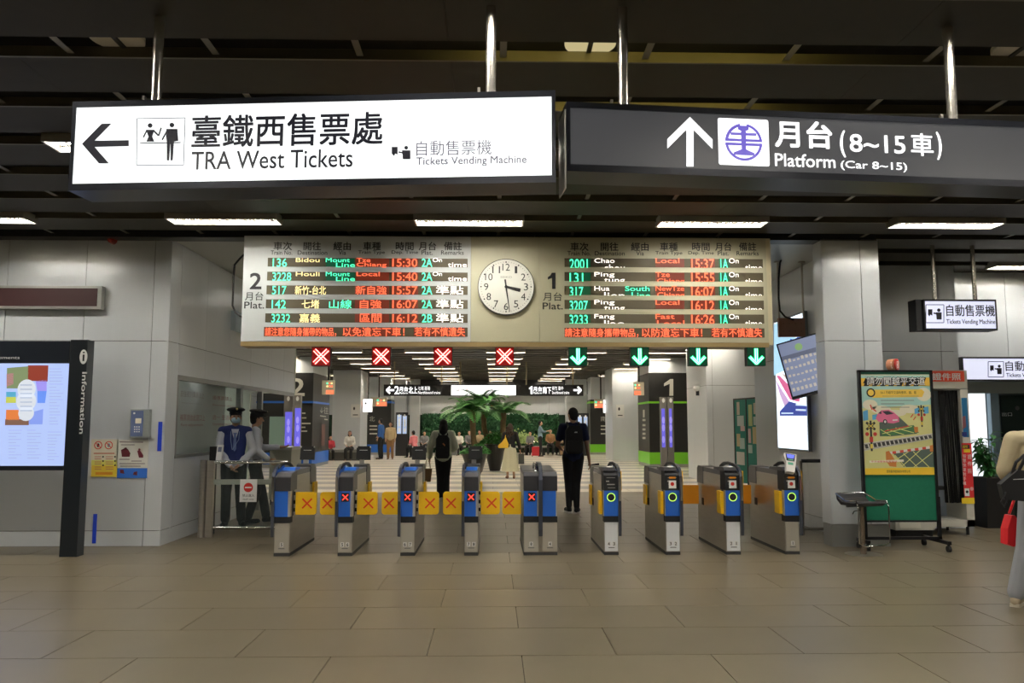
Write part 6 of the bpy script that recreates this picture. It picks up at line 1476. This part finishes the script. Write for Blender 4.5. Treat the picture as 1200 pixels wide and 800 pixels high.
# --- woman with the yellow bag
p_ = fl(598, 561)
J = pose_stand(kneeL=(-.08, .04, .5), ankL=(-.09, -.05, .10), kneeR=(.09, .02, .5), ankR=(.12, .05, .09), elL=(-.26, .02, 1.15), wrL=(-.28, .20, 1.10), elR=(.26, -.04, 1.14), wrR=(.31, -.02, .90))
t, J_, hp, HR = figure('person', 'woman with long brown curly hair in a black top and cream long skirt walking away', p_, .0, 1.52, J, dict(top=BLKC, sleeve=1.75, pad=.012, hem=.05, skirt=mat('cream_skirt', (.50, .48, .34), .8), skirt_z=.24, shoes=mat('tan_sandal', (.30, .14, .08), .6)), hair='curly', hairm=HAIRB, vox=.010)
b_ = thing('shoulder_bag', 'yellow shoulder bag under the left arm of the woman in the cream skirt', 'bag', wm(t) @ V((-.215, -.08, .98))); MB().prism([(-.14, .0), (.12, .0), (.14, .10), (.06, .30), (-.05, .16), (-.16, .06)], -.05, .05).build('bag_body', mat('bag_yellow', (.80, .50, .04), .6), b_, bevel=.02); MB().tube([(.04, 0, .28), (.07, .04, .40), (.09, .06, .5)], .008, 6).build('strap', mat('bag_yellow', (0, 0, 0)), b_)
b_ = thing('handbag', 'dark grey bag hanging from the right hand of the woman in the cream skirt', 'bag', wm(t) @ V((.35, -.02, .47))); MB().prism([(-.08, 0), (.08, 0), (.075, .28), (-.075, .28)], -.04, .04).build('bag_body', mat('bag_grey', (.05, .055, .05), .7), b_, bevel=.012); MB().tube([(-.04, 0, .27), (-.03, 0, .37), (.03, 0, .37), (.04, 0, .27)], .006, 6).build('strap', BAGK, b_)
# --- station staff
VEST = mat('vest_navy', (.015, .03, .16), .75); SHW = mat('shirt_white', (.62, .64, .70), .8); TRK = mat('uniform_trousers', (.012, .013, .013), .8)
def uniform_cap(t, hp, HR):
    mb = MB(); mb.ball(hp(0, -.005, .058), 1, (.094, .108, .055), 20, 10, HR); mb.ball(hp(0, .012, .112), 1, (.138, .145, .040), 20, 10, HR)
    o = mb.build('uniform_cap', mat('cap_black', (.008, .009, .012), .7), t); remesh(o, .007, 2)
    MB().ball(hp(0, .115, .052), 1, (.062, .05, .010), 16, 6, HR).build('cap_brim', mat('brim_gloss', (.006, .006, .007), .15), o, smooth=True)
    MB().ball(hp(0, .150, .118), .016, (1, .4, 1), 10, 8).build('cap_badge', mat('badge_gold', (.8, .65, .25), .3, .6), o)
    MB().ball(hp(0, .124, .062), .007, (3, .5, 1), 8, 6).build('cap_cord', CHROME, o)
pS = at(272, 612, 12.35); pS.z = 0
J = pose_stand(elL=(-.27, .03, 1.13), elR=(.24, .03, 1.14), wrL=(-.07, .20, .93), wrR=(.05, .22, .91), ankL=(-.13, -.02, .09), ankR=(.10, -.02, .09), toeL=(-.16, .14, .035), toeR=(.13, .14, .035))
t, J_, hp, HR = figure('person', 'railway officer in peaked cap, face mask, white shirt and navy vest standing with hands folded', pS, PI+.30, 1.72, J, dict(top=SHW, sleeve=1.92, trousers=TRK, flare=.07, shoes=BLKC, vest=VEST), hair='short', vox=.0065, look=.1, mask=mat('mask_blue', (.40, .58, .70), .7))
uniform_cap(t, hp, HR)
MB().prism([(-.03, 1.40), (.03, 1.40), (.016, 1.37), (.026, 1.16), (0, 1.12), (-.026, 1.16), (-.016, 1.37)], .128, .142).build('tie', mat('tie_blue', (.16, .22, .45), .6), t, bevel=.004); MB().prism([(-.055, 1.455), (.055, 1.455), (.0, 1.25)], .112, .130).build('shirt_front', SHW, t)
MB().tube([(-.06, .11, 1.42), (-.055, .150, 1.3), (.03, .155, 1.15)], .004, 5).tube([(.06, .11, 1.42), (.06, .150, 1.3), (.035, .155, 1.15)], .004, 5).build('lanyard', mat('lanyard', (.3, .4, .6), .6), t)
pS = at(296, 611, 12.75); pS.z = 0
J = pose_stand(hipL=(-.09, 0, .93), kneeL=(-.10, .14, .50), ankL=(-.10, .22, .09), toeL=(-.10, .38, .035), kneeR=(.10, .03, .5), ankR=(.10, -.10, .09), toeR=(.11, .06, .035), elL=(-.22, .12, 1.17), wrL=(-.12, .40, 1.18), elR=(.24, .0, 1.14), wrR=(.2, .18, 1.0))
t, J_, hp, HR = figure('person', 'second railway officer in a peaked cap, half hidden, turned away and pointing into the booth', pS, -1.15, 1.70, J, dict(top=SHW, sleeve=1.9, trousers=TRK, flare=.07, shoes=BLKC), hair='short', vox=.007, look=0.1, tilt=-.12)
uniform_cap(t, hp, HR)
# --- person leaving at the right edge
pS = at(1192, 703, 6.76); 
pS = V((at(1231, 700, 6.76).x, 6.76, 0))
J = pose_stand(hipL=(-.09, 0, .93), kneeL=(-.16, .02, .5), ankL=(-.25, .02, .09), toeL=(-.20, .15, .035), kneeR=(.10, .16, .52), ankR=(.12, .30, .10), toeR=(.12, .45, .05), chest=(-.0, .07, 1.30), shL=(-.19, .05, 1.42), shR=(.18, .07, 1.42),
               elL=(-.27, .02, 1.16), wrL=(-.20, .20, 1.02), elR=(.22, .05, 1.12), wrR=(.2, .25, .98), neck=(0, .08, 1.46), head=(.01, .14, 1.61))
t, J_, hp, HR = figure('person', 'person in beige jacket and grey trousers with black sling bag at the right edge', pS, -.45, 1.68, J, dict(top=mat('beige_jacket', (.50, .42, .26), .85), jacket=1, sleeve=1.9, pad=.03, hem=.06, trousers=mat('grey_trousers', (.30, .31, .33), .85), flare=.075, shoes=mat('sneaker_beige', (.45, .36, .24), .7), sole=mat('sneaker_sole', (.62, .56, .44), .6)), hair='short', vox=.0065)
W4 = wm(t)
b_ = thing('sling_bag', 'black sling bag on the hip of the person in the beige jacket', 'bag', W4 @ V((-.20, -.20, .93)), rz=-.3); MB().prism([(-.13, .0), (.12, -.02), (.15, .10), (.12, .22), (-.02, .24), (-.15, .12)], -.06, .06).build('bag_body', BAGK, b_, bevel=.025, seg=3); MB().tube([(.0, 0, .23), (.05, -.02, .34), (.12, .0, .48), (.2, .1, .62)], .014, 6).tube([(-.05, 0, .2), (-.02, -.02, .30), (.05, -.0, .36)], .012, 6).build('strap', BAGK, b_)
MB().tube([(-.12, -.07, .06), (-.16, -.075, -.02), (-.14, -.075, -.06), (-.11, -.07, .0)], .007, 6).build('charm_loop', BAGK, b_); MB().prism([(-.06, .16), (.02, .165), (.02, .17), (-.06, .165)], -.065, -.058).prism([(.02, .06), (.03, .06), (.03, .14), (.02, .14)], -.067, -.058).build('white_piping', WHTP, b_)
b_ = thing('plastic_bag', 'red plastic shopping bag held beside the grey trousers at the right edge', 'bag', V((at(1181, 642, 7.0).x, 7.0, at(1178, 642, 6.95).z))); MB().prism([(-.03, .03), (.02, .01), (.09, .04), (.11, .15), (.05, .27), (.02, .27), (-.02, .16)], -.05, .05).build('bag_body', mat('red_plastic', (.75, .02, .03), .35), b_, bevel=.03, seg=3); MB().tube([(.03, 0, .28), (.05, -.02, .36), (.09, .0, .42)], .012, 6).build('handles', mat('red_plastic', (0, 0, 0)), b_)
# --- small distant people
PINK = mat('cloth_pink', (.60, .18, .20), .8); WHC = mat('cloth_white', (.62, .60, .55), .8); BLC = mat('cloth_blue', (.02, .10, .34), .8); KHA = mat('cloth_khaki', (.42, .32, .18), .8); BRN = mat('cloth_brown', (.25, .13, .05), .8); GRB = mat('cloth_greyblue', (.18, .27, .34), .8); GRY = mat('cloth_grey', (.2, .2, .2), .8)
def far(lb, px, Y, rz, H, J, top, tr, hair='short', sz=0):
    x = X_(px, Y); return figure('person', lb, (x, Y, sz), rz, H, J, dict(top=top, sleeve=1.6, trousers=tr, flare=.07, shoes=BLKC), hair=hair, vox=.02, fingers=True)[0]
far('woman in white with dark hair sitting on the wall bench beside the number 2 pillar', 410.5, 34.55, PI, 1.62, pose_sit(), WHC, BLKC, 'long')
far('child in red partly hidden behind the number 2 pillar, sitting on the wall bench', 387.5, 34.6, PI+.3, 1.35, pose_sit(), mat('cloth_red', (.5, .04, .06), .8), BLKC)
far('man in a blue shirt and dark trousers standing before the north pillar', 446.5, 35.6, PI/2-.3, 1.74, pose_stand(wrR=(.2, .2, 1.0)), BLC, BLKC)
far('woman in a beige top and brown trousers standing beside the man in blue', 457.8, 35.4, PI, 1.6, pose_stand(), KHA, BRN, 'long')
far('person in pink sitting at the left end of the far bench', 486, 37.0, .8, 1.6, pose_sit(), PINK, BLKC)
S_ = [(498, GRY, 'person in grey sitting on the far bench left of the woman with the tote bag'), (538, WHC, 'person in white sitting on the far bench left of the tree fern'), (550, GRY, 'grey-clad person sitting on the far bench beside the person in white'), (563, KHA, 'person in beige sitting on the far bench behind the tree fern'), (576, BLC, 'person in blue sitting on the far bench right of the fern trunk'), (622, GRY, 'person in grey sitting at the foot of the green wall right of the shrub'), (645, BRN, 'person in brown bending over on the far bench left of the man in navy'), (657, KHA, 'person in khaki sitting on the far bench close to the man in navy')]
for px, m, lb in S_: far(lb, px, 40.35, PI+random.uniform(-.5, .5), random.uniform(1.5, 1.7), pose_sit(), m, BLKC if m is not BLKC else GRY)
far('person in a grey-blue shirt standing in profile before the green wall', 633, 38.5, -PI/2, 1.66, pose_stand(elL=(-.22, .15, 1.2), wrL=(-.1, .35, 1.25), elR=(.22, .15, 1.2), wrR=(.1, .35, 1.25)), GRB, BLKC)
# prams / luggage beside the sitting crowd
def trolley(px, Y, m, lb):
    t = thing('suitcase', lb, 'suitcase', (X_(px, Y), Y, 0)); MB().box(-.17, .17, -.10, .10, .05, .46).build('shell', m, t, bevel=.04, seg=3); MB().tube([(-.1, .08, .44), (-.1, .08, .7), (.1, .08, .7), (.1, .08, .44)], .012, 6).build('handle', CHROME, t)
    for a in (-.15, .15): MB().cone((a-.015, 0, .03), (a+.015, 0, .03), .03, n=10).build('wheel', BLACK, t)
trolley(532, 39.6, GRY, 'grey suitcase standing among the seated people left of the tree fern'); trolley(627.5, 38.4, mat('case_red', (.5, .02, .03), .5), 'small red suitcase beside the person in the grey-blue shirt'); trolley(660.5, 39.6, mat('case_brown', (.2, .13, .07), .5), 'brown suitcase at the right end of the far bench'); trolley(493, 36.2, mat('case_dark', (.03, .03, .04), .5), 'dark suitcase beside the person in pink')
